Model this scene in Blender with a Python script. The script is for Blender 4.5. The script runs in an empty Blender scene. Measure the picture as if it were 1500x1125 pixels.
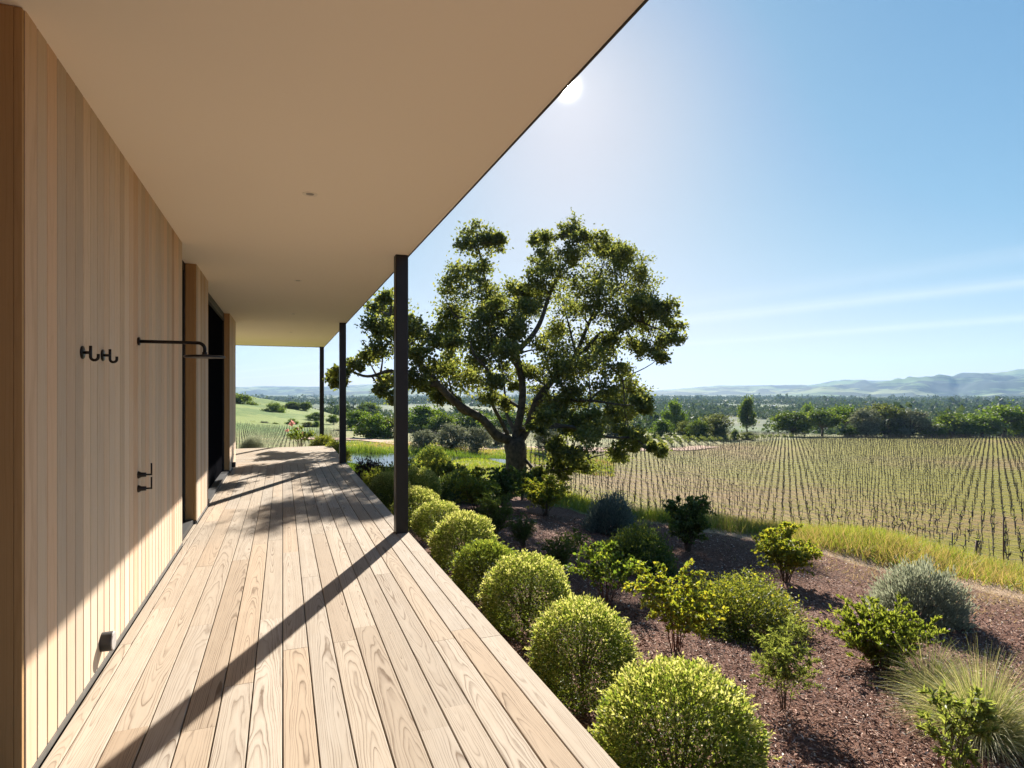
import bpy, math, random
import numpy as np

SC = bpy.context.scene
COL = SC.collection
RNG = np.random.RandomState
H_CAM = 1.60
F = 860.0
TH = math.radians(21.34)
CT, ST = math.cos(TH), math.sin(TH)
CEIL = 3.15
WX = -0.973           # wall plane
DX = 1.341            # deck edge

# ------------------------------------------------------------------ layout helpers
def P2(u, d):
    r = (u - 750.0) / F * d
    return (r * CT + d * ST, d * CT - r * ST)

def P3(u, v, d):
    x, y = P2(u, d)
    return np.array((x, y, H_CAM - (v - 574.0) / F * d))

def ud(x, y):
    d = y * CT + x * ST
    r = x * CT - y * ST
    return 750 + F * r / np.maximum(d, 1e-3), d

# ------------------------------------------------------------------ object helpers
def link(o, parent=None):
    COL.objects.link(o)
    if parent is not None:
        o.parent = parent
    return o

def tag(o, label=None, cat=None, group=None, kind=None):
    if label: o['label'] = label
    if cat: o['category'] = cat
    if group: o['group'] = group
    if kind: o['kind'] = kind
    return o

def empty(name, loc=(0, 0, 0), rz=0.0):
    o = bpy.data.objects.new(name, None)
    o.location = loc
    o.rotation_euler = (0, 0, rz)
    o.empty_display_size = 0.2
    return link(o)

class MB:
    """numpy mesh collector: quads/tris, material slot per face, optional point attributes"""
    def __init__(s):
        s.v = []; s.q = []; s.m = []; s.n = 0; s.attr = {}
    def add(s, V, Q, mat=0, **attr):
        V = np.asarray(V, float).reshape(-1, 3)
        Q = np.asarray(Q, int)
        s.v.append(V); s.q.append(Q + s.n); s.m.append(np.full(len(Q), mat, int))
        for k, a in attr.items():
            a = np.asarray(a, float)
            if a.ndim == 1: a = np.tile(a, (len(V), 1))
            s.attr.setdefault(k, []).append(a)
        s.n += len(V)
    def box(s, x0, x1, y0, y1, z0, z1, mat=0, **attr):
        V = [(x, y, z) for z in (z0, z1) for y in (y0, y1) for x in (x0, x1)]
        s.add(V, [(0, 2, 3, 1), (4, 5, 7, 6), (0, 1, 5, 4), (2, 6, 7, 3), (0, 4, 6, 2), (1, 3, 7, 5)], mat, **attr)
    def tube(s, pts, rad, n=7, mat=0, caps=True):
        pts = np.asarray(pts, float); k = len(pts)
        rad = np.broadcast_to(np.asarray(rad, float), (k,))
        t = np.gradient(pts, axis=0); t /= np.linalg.norm(t, axis=1)[:, None] + 1e-9
        up = np.array((0.13, 0.21, 0.97)) if abs(t[0, 2]) < 0.9 else np.array((0.97, 0.2, 0.1))
        a = np.cross(t, up); a /= np.linalg.norm(a, axis=1)[:, None] + 1e-9
        b = np.cross(t, a)
        an = np.linspace(0, 2 * math.pi, n, endpoint=False)
        V = pts[:, None] + rad[:, None, None] * (np.cos(an)[None, :, None] * a[:, None] + np.sin(an)[None, :, None] * b[:, None])
        i = np.arange(k - 1)[:, None] * n; j = np.arange(n)[None]; j2 = (j + 1) % n
        Q = np.stack([i + j, i + j2, i + n + j2, i + n + j], -1).reshape(-1, 4)
        V = V.reshape(-1, 3)
        if caps:
            V = np.vstack([V, pts[0], pts[-1]])
            c0, c1 = k * n, k * n + 1
            jj = np.arange(n)
            Q0 = np.stack([np.full(n, c0), (jj + 1) % n, jj, jj], -1)
            e = (k - 1) * n
            Q1 = np.stack([np.full(n, c1), e + jj, e + (jj + 1) % n, e + (jj + 1) % n], -1)
            Q = np.vstack([Q, Q0, Q1])
        s.add(V, Q, mat)
    def build(s, name, mats, parent=None, smooth=False, loc=None):
        me = mesh_np(name, np.vstack(s.v), np.vstack(s.q), np.concatenate(s.m), mats, smooth)
        for k, a in s.attr.items():
            a = np.vstack(a)
            if len(a) == s.n:
                at = me.attributes.new(k, 'FLOAT_VECTOR', 'POINT')
                at.data.foreach_set('vector', a.astype(np.float32).ravel())
        o = bpy.data.objects.new(name, me)
        if loc is not None: o.location = loc
        return link(o, parent)

def mesh_np(name, V, Q, M=None, mats=(), smooth=False):
    """Q: n x 4 ints; a repeated last index means a triangle"""
    me = bpy.data.meshes.new(name)
    if not isinstance(mats, (list, tuple)): mats = [mats]
    for m in mats: me.materials.append(m)
    tri = Q[:, 2] == Q[:, 3]
    cnt = np.where(tri, 3, 4)
    if tri.any():
        mask = np.ones(Q.shape, bool); mask[tri, 3] = False
        loops = Q[mask]
    else:
        loops = Q.ravel()
    me.vertices.add(len(V)); me.vertices.foreach_set('co', V.astype(np.float32).ravel())
    me.loops.add(len(loops)); me.loops.foreach_set('vertex_index', loops.astype(np.int32))
    me.polygons.add(len(Q))
    st = np.concatenate([[0], np.cumsum(cnt)[:-1]])
    me.polygons.foreach_set('loop_start', st.astype(np.int32))
    if M is not None: me.polygons.foreach_set('material_index', M.astype(np.int32))
    me.polygons.foreach_set('use_smooth', np.full(len(Q), smooth))
    me.update(calc_edges=True)
    return me

# ------------------------------------------------------------------ node helpers
class NT:
    def __init__(s, name):
        s.mat = bpy.data.materials.new(name); s.mat.use_nodes = True
        s.t = s.mat.node_tree; s.t.nodes.clear()
        s.out = s.t.nodes.new('ShaderNodeOutputMaterial')
    def put(s, sock, val):
        if isinstance(val, bpy.types.NodeSocket): s.t.links.new(val, sock)
        elif val is not None:
            if sock.type == 'RGBA' and len(val) == 3: val = (*val, 1)
            sock.default_value = val
    def n(s, typ, ins=None, **props):
        nd = s.t.nodes.new(typ)
        for k, v in props.items(): setattr(nd, k, v)
        for k, v in (ins or {}).items(): s.put(nd.inputs[k], v)
        return nd
    def m(s, op, a, b=None, c=None, clamp=False):
        nd = s.t.nodes.new('ShaderNodeMath'); nd.operation = op; nd.use_clamp = clamp
        s.put(nd.inputs[0], a); s.put(nd.inputs[1], b); s.put(nd.inputs[2], c)
        return nd.outputs[0]
    def mix(s, f, a, b, blend='MIX'):
        nd = s.t.nodes.new('ShaderNodeMix'); nd.data_type = 'RGBA'; nd.blend_type = blend
        s.put(nd.inputs[0], f); s.put(nd.inputs[6], a); s.put(nd.inputs[7], b)
        return nd.outputs[2]
    def ramp(s, f, stops):
        nd = s.t.nodes.new('ShaderNodeValToRGB'); e = nd.color_ramp.elements
        while len(e) < len(stops): e.new(0.5)
        for i, (p, c) in enumerate(stops):
            e[i].position = p
            e[i].color = (c, c, c, 1) if not isinstance(c, tuple) else (*c, 1)
        s.put(nd.inputs[0], f)
        return nd.outputs[0]
    def noise(s, vec, scale, detail=4, rough=0.55, dist=0.0, out=0):
        nd = s.n('ShaderNodeTexNoise', {'Vector': vec, 'Scale': scale, 'Detail': detail, 'Roughness': rough, 'Distortion': dist})
        return nd.outputs[out]
    def smooth(s, x, a, b):
        nd = s.n('ShaderNodeMapRange', {0: x, 1: a, 2: b, 3: 0.0, 4: 1.0}, interpolation_type='SMOOTHSTEP')
        return nd.outputs[0]
    def pos(s): return s.n('ShaderNodeNewGeometry').outputs['Position']
    def bump(s, h, strength=0.3, dist=0.01):
        return s.n('ShaderNodeBump', {'Height': h, 'Strength': strength, 'Distance': dist}).outputs[0]
    def pbr(s, col, rough=0.6, bump=None, spec=0.5, metal=0.0):
        b = s.n('ShaderNodeBsdfPrincipled', {'Base Color': col, 'Roughness': rough, 'Metallic': metal, 'Specular IOR Level': spec})
        if bump is not None: s.put(b.inputs['Normal'], bump)
        s.t.links.new(b.outputs[0], s.out.inputs[0])
        return s.mat

def mat_leaf(name, c1, c2, c3=None, trans=0.42, tcol=None, rough=0.5, gloss=0.025):
    k = NT(name)
    rnd = k.n('ShaderNodeNewGeometry').outputs['Random Per Island']
    col = k.ramp(rnd, [(0.0, c1), (0.55, c2), (1.0, c3 or c2)])
    t = k.mix(1.0, col, tcol or (1.75, 1.7, 0.9), 'MULTIPLY')
    d = k.n('ShaderNodeBsdfDiffuse', {'Color': col}).outputs[0]
    tr = k.n('ShaderNodeBsdfTranslucent', {'Color': t}).outputs[0]
    a = k.n('ShaderNodeMixShader', {0: trans, 1: d, 2: tr}).outputs[0]
    g = k.n('ShaderNodeBsdfGlossy', {'Color': (1, 1, 1, 1), 'Roughness': rough}).outputs[0]
    b = k.n('ShaderNodeMixShader', {0: gloss, 1: a, 2: g}).outputs[0]
    k.t.links.new(b, k.out.inputs[0])
    return k.mat

def mat_plain(name, c, rough=0.6, var=0.25, scale=8.0, metal=0.0, spec=0.5, bump=0.0):
    k = NT(name)
    co = k.n('ShaderNodeTexCoord').outputs['Object']
    nz = k.noise(co, scale, 5, 0.6)
    f = k.ramp(nz, [(0.3, 1 - var), (0.7, 1 + var)])
    col = k.mix(1.0, c, f, 'MULTIPLY')
    return k.pbr(col, rough, k.bump(nz, bump, 0.01) if bump else None, spec, metal)

def mat_wood(name, pale, tan, warm, line, ringw, line_amt, rough=0.6, streak=60.0, var_noise=0.5, bump=0.15, spec=0.05, vr=0.26):
    """boards carry 'bl' = (across, along, random) and 'br' = (pith offset, pith depth, slope)"""
    k = NT(name)
    bl = k.n('ShaderNodeAttribute', attribute_name='bl').outputs['Vector']
    br = k.n('ShaderNodeAttribute', attribute_name='br').outputs['Vector']
    s1 = k.n('ShaderNodeSeparateXYZ', {0: bl}).outputs; s2 = k.n('ShaderNodeSeparateXYZ', {0: br}).outputs
    lx, ly, rn = s1[0], s1[1], s1[2]; cx, D0, sl = s2[0], s2[1], s2[2]
    seed = k.m('MULTIPLY', rn, 57.0)
    def vec(a, b):
        return k.n('ShaderNodeCombineXYZ', {0: k.m('MULTIPLY', lx, a), 1: k.m('MULTIPLY', ly, b), 2: seed}).outputs[0]
    low = k.m('SUBTRACT', k.noise(vec(9.0, 1.6), 1.0, 2, 0.5), 0.5)
    mid = k.m('SUBTRACT', k.noise(vec(40.0, 7.0), 1.0, 3, 0.5), 0.5)
    D = k.m('ADD', k.m('MULTIPLY_ADD', sl, ly, D0), k.m('MULTIPLY', low, 0.045))
    dx = k.m('ADD', k.m('SUBTRACT', lx, cx), k.m('MULTIPLY', mid, 0.006))
    r = k.m('SQRT', k.m('ADD', k.m('MULTIPLY', dx, dx), k.m('MULTIPLY', D, D)))
    rv = k.n('ShaderNodeCombineXYZ', {0: k.m('MULTIPLY', r, 38.0), 1: seed, 2: 0.0}).outputs[0]
    r1 = k.m('MULTIPLY_ADD', k.m('SUBTRACT', k.noise(rv, 1.0, 2, 0.6), 0.5), 0.030, r)
    rq = k.m('DIVIDE', k.m('MULTIPLY_ADD', mid, 0.003, r1), ringw)
    ring = k.m('FRACT', rq)
    ra_ = k.n('ShaderNodeTexWhiteNoise', {0: k.n('ShaderNodeCombineXYZ', {0: k.m('FLOOR', rq), 1: seed, 2: 0.0}).outputs[0]}, noise_dimensions='3D').outputs['Value']
    late = k.ramp(ring, [(0.0, 0.85), (0.12, 0.1), (0.45, 0.0), (0.80, 0.35), (0.95, 1.0)])
    wear = k.smooth(k.noise(vec(16.0, 3.0), 1.0, 3, 0.6), 0.28, 0.62)
    late = k.m('MULTIPLY', late, k.m('MULTIPLY', k.m('MULTIPLY_ADD', ra_, 0.75, 0.35), k.m('MULTIPLY_ADD', wear, 0.65, 0.35)))
    fine = k.noise(vec(420.0, 6.0), 1.0, 3, 0.6)
    st = k.noise(vec(streak, 0.9), 1.0, 4, 0.6)
    base = k.mix(k.m('ADD', k.m('MULTIPLY', rn, 1 - var_noise), k.m('MULTIPLY', st, var_noise), clamp=True), pale, tan)
    rn2 = k.m('FRACT', k.m('MULTIPLY', rn, 17.31))
    base = k.mix(k.m('MULTIPLY', k.smooth(rn2, 0.6, 1.0), 0.75), base, warm)
    val = k.m('MULTIPLY_ADD', k.m('FRACT', k.m('MULTIPLY', rn, 7.7)), vr, 1.1 - vr)
    base = k.mix(1.0, base, val, 'MULTIPLY')
    patch = k.noise(vec(7.0, 2.2), 1.0, 3, 0.5)
    base = k.mix(k.m('MULTIPLY', k.smooth(patch, 0.45, 0.75), 0.30), base, tan)
    col = k.mix(k.m('MULTIPLY', late, line_amt), base, line)
    col = k.mix(k.m('MULTIPLY', k.smooth(fine, 0.52, 0.75), 0.28), col, line)
    h = k.m('ADD', k.m('MULTIPLY', late, -0.6), k.m('MULTIPLY', fine, 0.5))
    return k.pbr(col, rough, k.bump(h, bump, 0.003), spec)

# ------------------------------------------------------------------ materials
M = {}
M['deck'] = mat_wood('deck_ash', (0.43, 0.375, 0.31), (0.335, 0.27, 0.20), (0.365, 0.275, 0.19), (0.125, 0.085, 0.056), 0.0078, 0.92, 0.85, vr=.20)
M['clad'] = mat_wood('cedar_cladding', (0.68, 0.55, 0.42), (0.62, 0.465, 0.325), (0.58, 0.37, 0.23), (0.32, 0.19, 0.11), 0.012, 0.24, 0.7, 90.0, 0.4, 0.06, .08, .40)
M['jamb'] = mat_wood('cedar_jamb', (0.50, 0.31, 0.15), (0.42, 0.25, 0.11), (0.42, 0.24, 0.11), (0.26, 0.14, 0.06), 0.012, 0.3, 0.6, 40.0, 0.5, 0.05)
M['clad_edge_shade'] = mat_plain('cedar_groove_shade', (0.075, 0.042, 0.024), 0.85, 0.2)  # shade of the board grooves, painted as dark side faces
M['bronze'] = mat_plain('dark_bronze', (0.017, 0.014, 0.013), 0.42, 0.15, 5, 0.3, 0.4)
M['black'] = mat_plain('black_frame', (0.010, 0.010, 0.011), 0.5, 0.1)
M['fixture'] = mat_plain('oil_rubbed_bronze', (0.022, 0.018, 0.016), 0.32, 0.2, 30, 0.75)
M['grey_rubber'] = mat_plain('grey_rubber', (0.32, 0.29, 0.26), 0.7, 0.15, 40)
M['flash'] = mat_plain('metal_flashing', (0.12, 0.115, 0.105), 0.5, 0.25, 6, 0.3)
M['under'] = mat_plain('deck_underside', (0.03, 0.025, 0.02), 0.9, 0.2)
M['roofing'] = mat_plain('roofing', (0.05, 0.045, 0.04), 0.8, 0.2)
M['white_plastic'] = mat_plain('white_trim', (0.80, 0.72, 0.62), 0.5, 0.05)
M['bark'] = mat_plain('oak_bark', (0.085, 0.068, 0.052), 0.9, 0.55, 7, 0, 0.2, 0.9)
M['twig'] = mat_plain('twig', (0.085, 0.055, 0.035), 0.8, 0.3, 20)
M['redtwig'] = mat_plain('red_twig', (0.13, 0.05, 0.03), 0.8, 0.3, 20)
M['vine_wood'] = mat_plain('vine_wood', (0.050, 0.034, 0.026), 0.9, 0.35, 10)
M['stake'] = mat_plain('stake', (0.075, 0.052, 0.040), 0.8, 0.3, 10)
M['postwood'] = mat_plain('vineyard_post', (0.10, 0.045, 0.028), 0.85, 0.35, 6)
M['drip'] = mat_plain('drip_wire', (0.55, 0.52, 0.50), 0.35, 0.1, 3, 0.4)

k = NT('soffit_plaster')
p = k.pos(); nz = k.noise(p, 0.7, 3); nf = k.noise(p, 260, 3)
M['soffit'] = k.pbr(k.mix(k.m('MULTIPLY', nz, 0.5), (0.91, 0.82, 0.71), (0.89, 0.795, 0.68)), 0.85, k.bump(nf, 0.05, 0.002), 0.2)

k = NT('dark_glass')
M['glass'] = k.pbr((0.005, 0.005, 0.006), 1.0, None, 0.0)

M['oak'] = mat_leaf('oak_leaves', (0.062, 0.080, 0.022), (0.112, 0.128, 0.032), (0.205, 0.20, 0.055), 0.57, (1.5, 1.5, 0.9))
M['ball'] = mat_leaf('pittosporum_leaves', (0.065, 0.10, 0.018), (0.125, 0.165, 0.030), (0.25, 0.265, 0.065), 0.5)
M['ball_tip'] = mat_leaf('pittosporum_new_growth_lit_top', (0.26, 0.275, 0.06), (0.37, 0.375, 0.125), (0.48, 0.46, 0.22), 0.5, (1.5, 1.45, 1.0))  # pale new growth, also the colour that paints the lit ball tops
M['ball_dark'] = mat_leaf('pittosporum_dark', (0.06, 0.09, 0.016), (0.10, 0.13, 0.024), (0.19, 0.20, 0.04), 0.5)
M['rose'] = mat_leaf('rose_leaves', (0.06, 0.10, 0.018), (0.11, 0.16, 0.024), (0.22, 0.24, 0.035), 0.5)
M['rose_y'] = mat_leaf('yellow_rose_leaves', (0.10, 0.14, 0.02), (0.19, 0.21, 0.028), (0.30, 0.26, 0.035), 0.5)
M['dark'] = mat_leaf('dark_leaves', (0.050, 0.078, 0.022), (0.082, 0.118, 0.030), (0.15, 0.18, 0.05), 0.45)
M['mound'] = mat_leaf('mound_leaves', (0.07, 0.09, 0.018), (0.12, 0.14, 0.024), (0.25, 0.24, 0.05), 0.45)
M['bright'] = mat_leaf('bright_leaves', (0.09, 0.12, 0.02), (0.155, 0.19, 0.032), (0.26, 0.275, 0.06), 0.48)
M['silver'] = mat_leaf('silver_leaves', (0.17, 0.185, 0.13), (0.25, 0.265, 0.20), (0.36, 0.365, 0.28), 0.4, (1.2, 1.2, 1.0))
M['bluegrey'] = mat_leaf('blue_grey_leaves', (0.10, 0.125, 0.11), (0.15, 0.18, 0.155), (0.24, 0.265, 0.21), 0.3, (1.1, 1.2, 1.0))
M['feather'] = mat_leaf('feathery_leaves', (0.10, 0.13, 0.035), (0.165, 0.195, 0.055), (0.26, 0.28, 0.09), 0.45)
M['purple'] = mat_leaf('purple_leaves', (0.022, 0.012, 0.013), (0.045, 0.022, 0.022), (0.085, 0.05, 0.035), 0.3, (1.3, 1.0, 0.9))
M['straw'] = mat_leaf('bunchgrass_blades', (0.20, 0.21, 0.08), (0.34, 0.32, 0.15), (0.52, 0.45, 0.27), 0.4, (1.4, 1.35, 1.0))
M['straw_g'] = mat_leaf('bunchgrass_green', (0.08, 0.115, 0.03), (0.13, 0.17, 0.045), (0.2, 0.23, 0.07), 0.4)
M['tallgrass'] = mat_leaf('tall_grass', (0.09, 0.14, 0.016), (0.18, 0.22, 0.026), (0.30, 0.29, 0.05), 0.45, (1.5, 1.5, 0.9))
M['tallstraw'] = mat_leaf('tall_straw', (0.22, 0.19, 0.05), (0.36, 0.28, 0.10), (0.46, 0.34, 0.16), 0.42, (1.3, 1.2, 0.9))
M['drygrass'] = mat_leaf('dry_grass', (0.22, 0.17, 0.075), (0.33, 0.25, 0.13), (0.42, 0.33, 0.2), 0.4, (1.3, 1.2, 1.0))
M['tree_a'] = mat_leaf('tree_dark', (0.032, 0.056, 0.010), (0.058, 0.090, 0.015), (0.115, 0.145, 0.025), 0.45)
M['tree_b'] = mat_leaf('tree_mid', (0.040, 0.075, 0.010), (0.07, 0.115, 0.014), (0.12, 0.16, 0.024), 0.45)
M['tree_c'] = mat_leaf('tree_olive', (0.075, 0.085, 0.050), (0.125, 0.135, 0.080), (0.21, 0.215, 0.135), 0.35, (1.2, 1.2, 1.0))
M['tree_d'] = mat_leaf('tree_brownish', (0.046, 0.060, 0.020), (0.078, 0.095, 0.030), (0.135, 0.145, 0.05), 0.4)
M['far_tree'] = mat_leaf('far_tree', (0.026, 0.044, 0.020), (0.038, 0.060, 0.027), (0.062, 0.082, 0.036), 0.25)
M['vineleaf'] = mat_leaf('vine_shoots', (0.09, 0.12, 0.02), (0.16, 0.19, 0.03), (0.22, 0.22, 0.04), 0.5)
M['pink'] = mat_leaf('pink_petals', (0.62, 0.30, 0.25), (0.70, 0.38, 0.32), (0.75, 0.48, 0.42), 0.3, (1.1, 1.0, 1.0))
M['violet'] = mat_leaf('violet_flowers', (0.20, 0.13, 0.24), (0.27, 0.18, 0.3), (0.34, 0.25, 0.36), 0.3, (1.1, 1.1, 1.1))
k = NT('bark_chips')
rnd = k.n('ShaderNodeNewGeometry').outputs['Random Per Island']
M['chip'] = k.pbr(k.ramp(rnd, [(0, (0.07, 0.030, 0.020)), (0.4, (0.155, 0.070, 0.045)), (0.75, (0.29, 0.155, 0.105)), (0.92, (0.48, 0.34, 0.255)), (1.0, (0.70, 0.61, 0.52))]), 0.8, None, 0.3)

# ------------------------------------------------------------------ terrain
CP = [  # (u, d, z)
 (1300,1.5,-.55),(1100,2,-.5),(990,3,-.52),(850,4,-.52),(780,5,-.53),(690,7,-.55),(620,9,-.6),(560,12,-.85),(520,15,-1.1),(480,18,-1.5),(400,20,-1.9),
 (300,5,-.6),(300,10,-.8),(200,4,-.6),(100,8,-.8),(0,3,-.6),(-150,12,-1.0),(300,16,-1.6),(100,20,-1.8),
 (1650,3,-.7),(1450,3.84,-.75),(1150,4.3,-.75),(1295,5.5,-.95),(985,5.4,-.75),(885,6.9,-.85),(1345,7.1,-1.15),(1085,6.3,-.95),(1150,8.7,-1.2),
 (1010,10.7,-1.3),(930,9.1,-1.1),(890,12.3,-1.35),(800,13.6,-1.3),(1300,9.9,-1.45),(1500,8.4,-1.4),(1650,7,-1.4),(720,11,-1.0),(650,14,-1.15),(600,18,-1.5),
 (1300,12.5,-1.68),(1000,15,-1.73),(1500,10.5,-1.77),(1650,9.5,-1.8),(1150,13.5,-1.7),(850,18,-1.9),
 (1300,17,-3.6),(1300,24,-5.9),(1000,22,-4.3),(1000,32,-6.5),(1500,16,-4.2),(1500,24,-6.3),(1650,20,-5.8),
 (752,23,-1.77),(700,24,-1.5),(640,25,-1.75),(850,20,-2.2),(850,24,-3.0),(850,38,-5.5),(850,60,-6.6),(820,30,-3.6),
 (1000,45,-7.2),(1000,95,-7.9),(1250,60,-7.8),(1480,28,-6.7),(1650,30,-6.9),(1400,140,-9.3),(1650,140,-9.3),(1200,140,-9.2),(1000,130,-8.6),(1400,80,-8.0),
 (700,30,-1.9),(760,31,-2.6),(650,35,-3.1),(720,40,-4.3),(600,49,-5.3),(680,51,-5.3),(520,52,-5.3),(560,56,-5.2),(740,50,-5.0),(560,40,-4.5),(500,40,-4.4),
 (620,66,-4.75),(700,68,-5.1),(800,72,-5.6),(520,75,-4.7),(450,70,-4.8),(700,110,-6.4),(850,110,-7.0),(600,100,-5.8),
 (400,30,-3.2),(400,50,-4.5),(400,90,-5.2),(380,130,-4.8),(350,200,-1.5),(400,220,-1.6),(440,215,-3.4),(470,260,-9),(350,300,0),(300,200,1),(100,200,2),(-200,200,2),(100,60,-3.5),(-200,60,-3),
 (600,200,-11.5),(600,140,-7.5),(1500,200,-14),(1200,200,-13),(1000,200,-12),(800,200,-12.5),(1650,200,-14),
 (1650,350,-20),(1300,350,-20),(1000,350,-20),(700,350,-20),(540,350,-20),(440,450,-20),(350,550,-20),(100,500,-18),(-200,500,-18),
 (1650,1000,-22),(1200,1000,-22),(800,1000,-22),(400,1000,-22),(0,1000,-22),(1600,4000,-22),(1000,4000,-22),(500,4000,-22),(0,4000,-22),(1000,9000,-22),(400,9000,-22),(1600,9000,-22)]
_cp = np.array(CP, float)
_cx = np.arctan((_cp[:, 0] - 750) / F)
_cl = np.log(_cp[:, 1] / np.cos(_cx))      # log of ground distance
_K = np.stack([_cx * 2.0, _cl], 1)
def _phi(a, b):
    r2 = ((a[:, None] - b[None]) ** 2).sum(-1)
    return np.sqrt(r2 + 0.004)
_A = np.zeros((len(_K) + 1, len(_K) + 1)); _A[:-1, :-1] = _phi(_K, _K) ; _A[-1, :-1] = 1; _A[:-1, -1] = 1
_w = np.linalg.solve(_A, np.append(_cp[:, 2], 0))
def rbf(az, l):
    K = np.stack([np.clip(az, -0.95, 0.92) * 2.0, l], 1)
    return _phi(K, _K) @ _w[:-1] + _w[-1]

AZ = np.concatenate([np.arange(-180, -60, 6.0), np.arange(-60, 56, 0.25), np.arange(56, 180.01, 6.0)]) * math.pi / 180
LR = np.linspace(math.log(0.6), math.log(9500), 300)
_ga, _gl = np.meshgrid(AZ, LR, indexing='ij')
_gz = np.zeros(_ga.size)
for c in range(0, _ga.size, 20000):
    _gz[c:c + 20000] = rbf(_ga.ravel()[c:c + 20000], _gl.ravel()[c:c + 20000])
_gz = _gz.reshape(_ga.shape)
_ax = _ga + TH                              # compass angle from +Y toward +X
GX = np.exp(_gl) * np.sin(_ax); GY = np.exp(_gl) * np.cos(_ax)
# gentle natural unevenness
_un = (np.sin(GX * 1.9 + 1.3 * np.sin(GY * 1.1)) * np.sin(GY * 2.3 + np.sin(GX * 0.7)) * 0.035
       + np.sin(GX * 0.43 + GY * 0.31) * np.sin(GY * 0.37 - GX * 0.21) * 0.06)
GZ = _gz + _un * np.clip((np.exp(_gl) - 2) / 4, 0.3, 1.0)

def T(x, y):
    x = np.asarray(x, float); y = np.asarray(y, float)
    a = (np.arctan2(x, y) - TH + math.pi) % (2 * math.pi) - math.pi
    l = np.log(np.maximum(np.hypot(x, y), 0.61))
    i = np.clip(np.searchsorted(AZ, a) - 1, 0, len(AZ) - 2)
    j = np.clip(((l - LR[0]) / (LR[1] - LR[0])).astype(int), 0, len(LR) - 2)
    s = (a - AZ[i]) / (AZ[i + 1] - AZ[i]); t = np.clip((l - LR[j]) / (LR[1] - LR[0]), 0, 1)
    return (GZ[i, j] * (1 - s) * (1 - t) + GZ[i + 1, j] * s * (1 - t) + GZ[i, j + 1] * (1 - s) * t + GZ[i + 1, j + 1] * s * t)

def G(u, d, dz=0.0):
    x, y = P2(u, d)
    return (x, y, float(T(x, y)) + dz)

def belt_near(u):
    return np.interp(u, [300, 560, 640, 700, 780, 850, 1000, 1150, 1300, 1500, 1700], [12, 13, 15, 17, 17.5, 15.5, 13, 11, 9.9, 8.4, 7.3])
def vine_near(u):
    return np.interp(u, [780, 800, 850, 1000, 1300, 1500, 1700], [44, 38, 34, 31, 28, 26.5, 25])
def vine_far(u):
    return np.interp(u, [780, 900, 1000, 1130, 1200, 1300, 1700], [70, 88, 103, 124, 136, 140, 140])

gu, gd = ud(GX, GY)
front = gd > 0.3
bn = belt_near(gu)
mulch = np.clip((bn - gd) / 0.9 + 0.6, 0, 1) * front
mulch[~front] = 1
vine = np.clip((gd - vine_near(gu)) / 1.5 + .5, 0, 1) * np.clip((vine_far(gu) - gd) / 3, 0, 1) * (gu > 770) * front
dry = np.exp(-((gd - bn - 0.3) / 1.1) ** 2) * front * (gu > 880)
far = np.clip((gd - 150) / 120, 0, 1) * np.clip((gu - 430) / 60, 0, 1)
far = np.maximum(far, np.clip((gd - 320) / 120, 0, 1))

green = np.clip((gd - 75) / 30, 0, 1) * np.clip((500 - gu) / 40, 0, 1) * front
k = NT('terrain')
za = k.n('ShaderNodeAttribute', attribute_name='zone').outputs['Vector']
zb = k.n('ShaderNodeAttribute', attribute_name='zone2').outputs['Vector']
sz = k.n('ShaderNodeSeparateXYZ', {0: za}).outputs; sy = k.n('ShaderNodeSeparateXYZ', {0: zb}).outputs
p = k.pos()
n1 = k.noise(p, 0.35, 5, 0.6); n2 = k.noise(p, 2.2, 6, 0.65); n3 = k.noise(p, 28, 6, 0.75); n4 = k.noise(p, 0.05, 4, 0.6)
grass = k.mix(k.smooth(n1, 0.35, 0.65), (0.15, 0.165, 0.055), (0.24, 0.205, 0.09))
grass = k.mix(k.m('MULTIPLY', k.smooth(n3, 0.45, 0.7), 0.45), grass, (0.07, 0.095, 0.018))
mul = k.ramp(n3, [(0.25, (0.055, 0.025, 0.017)), (0.46, (0.125, 0.060, 0.040)), (0.60, (0.235, 0.125, 0.085)), (0.76, (0.50, 0.36, 0.27))])
mul = k.mix(k.m('MULTIPLY', k.smooth(n1, 0.5, 0.75), 0.4), mul, (0.24, 0.18, 0.12))
# vineyard floor: tilled bands along the rows, weeds in patches
row = k.n('ShaderNodeVectorMath', {0: p, 1: (0.872, 0.49, 0)}, operation='DOT_PRODUCT').outputs['Value']
band = k.m('SINE', k.m('MULTIPLY', row, 2 * math.pi / 2.2))
vs = k.mix(k.smooth(n2, 0.35, 0.68), (0.168, 0.104, 0.042), (0.23, 0.148, 0.062))
vg = k.m('ADD', k.m('MULTIPLY', k.m('SUBTRACT', k.noise(p, 0.032, 4, 0.6), 0.5), 6.0), k.m('ADD', k.m('MULTIPLY', band, 0.22), k.m('MULTIPLY', k.m('SUBTRACT', n2, 0.5), 1.6)))
vs = k.mix(k.m('MULTIPLY', k.smooth(vg, -1.3, 0.5), 0.88), vs, (0.150, 0.142, 0.010))
dryc = k.mix(n3, (0.52, 0.38, 0.25), (0.28, 0.18, 0.115))
vor = k.n('ShaderNodeTexVoronoi', {'Vector': p, 'Scale': 0.0035, 'Randomness': 0.9}).outputs['Color']
vsep = k.n('ShaderNodeSeparateColor', {0: vor}).outputs[0]
farc = k.ramp(vsep, [(0.0, (0.040, 0.065, 0.022)), (0.45, (0.070, 0.10, 0.034)), (0.7, (0.12, 0.135, 0.055)), (0.85, (0.05, 0.07, 0.03)), (1.0, (0.20, 0.185, 0.10))])
farc = k.mix(k.m('MULTIPLY', k.smooth(k.noise(p, 0.01, 5, 0.65), 0.46, 0.58), 0.8), farc, (0.035, 0.055, 0.022))
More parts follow.
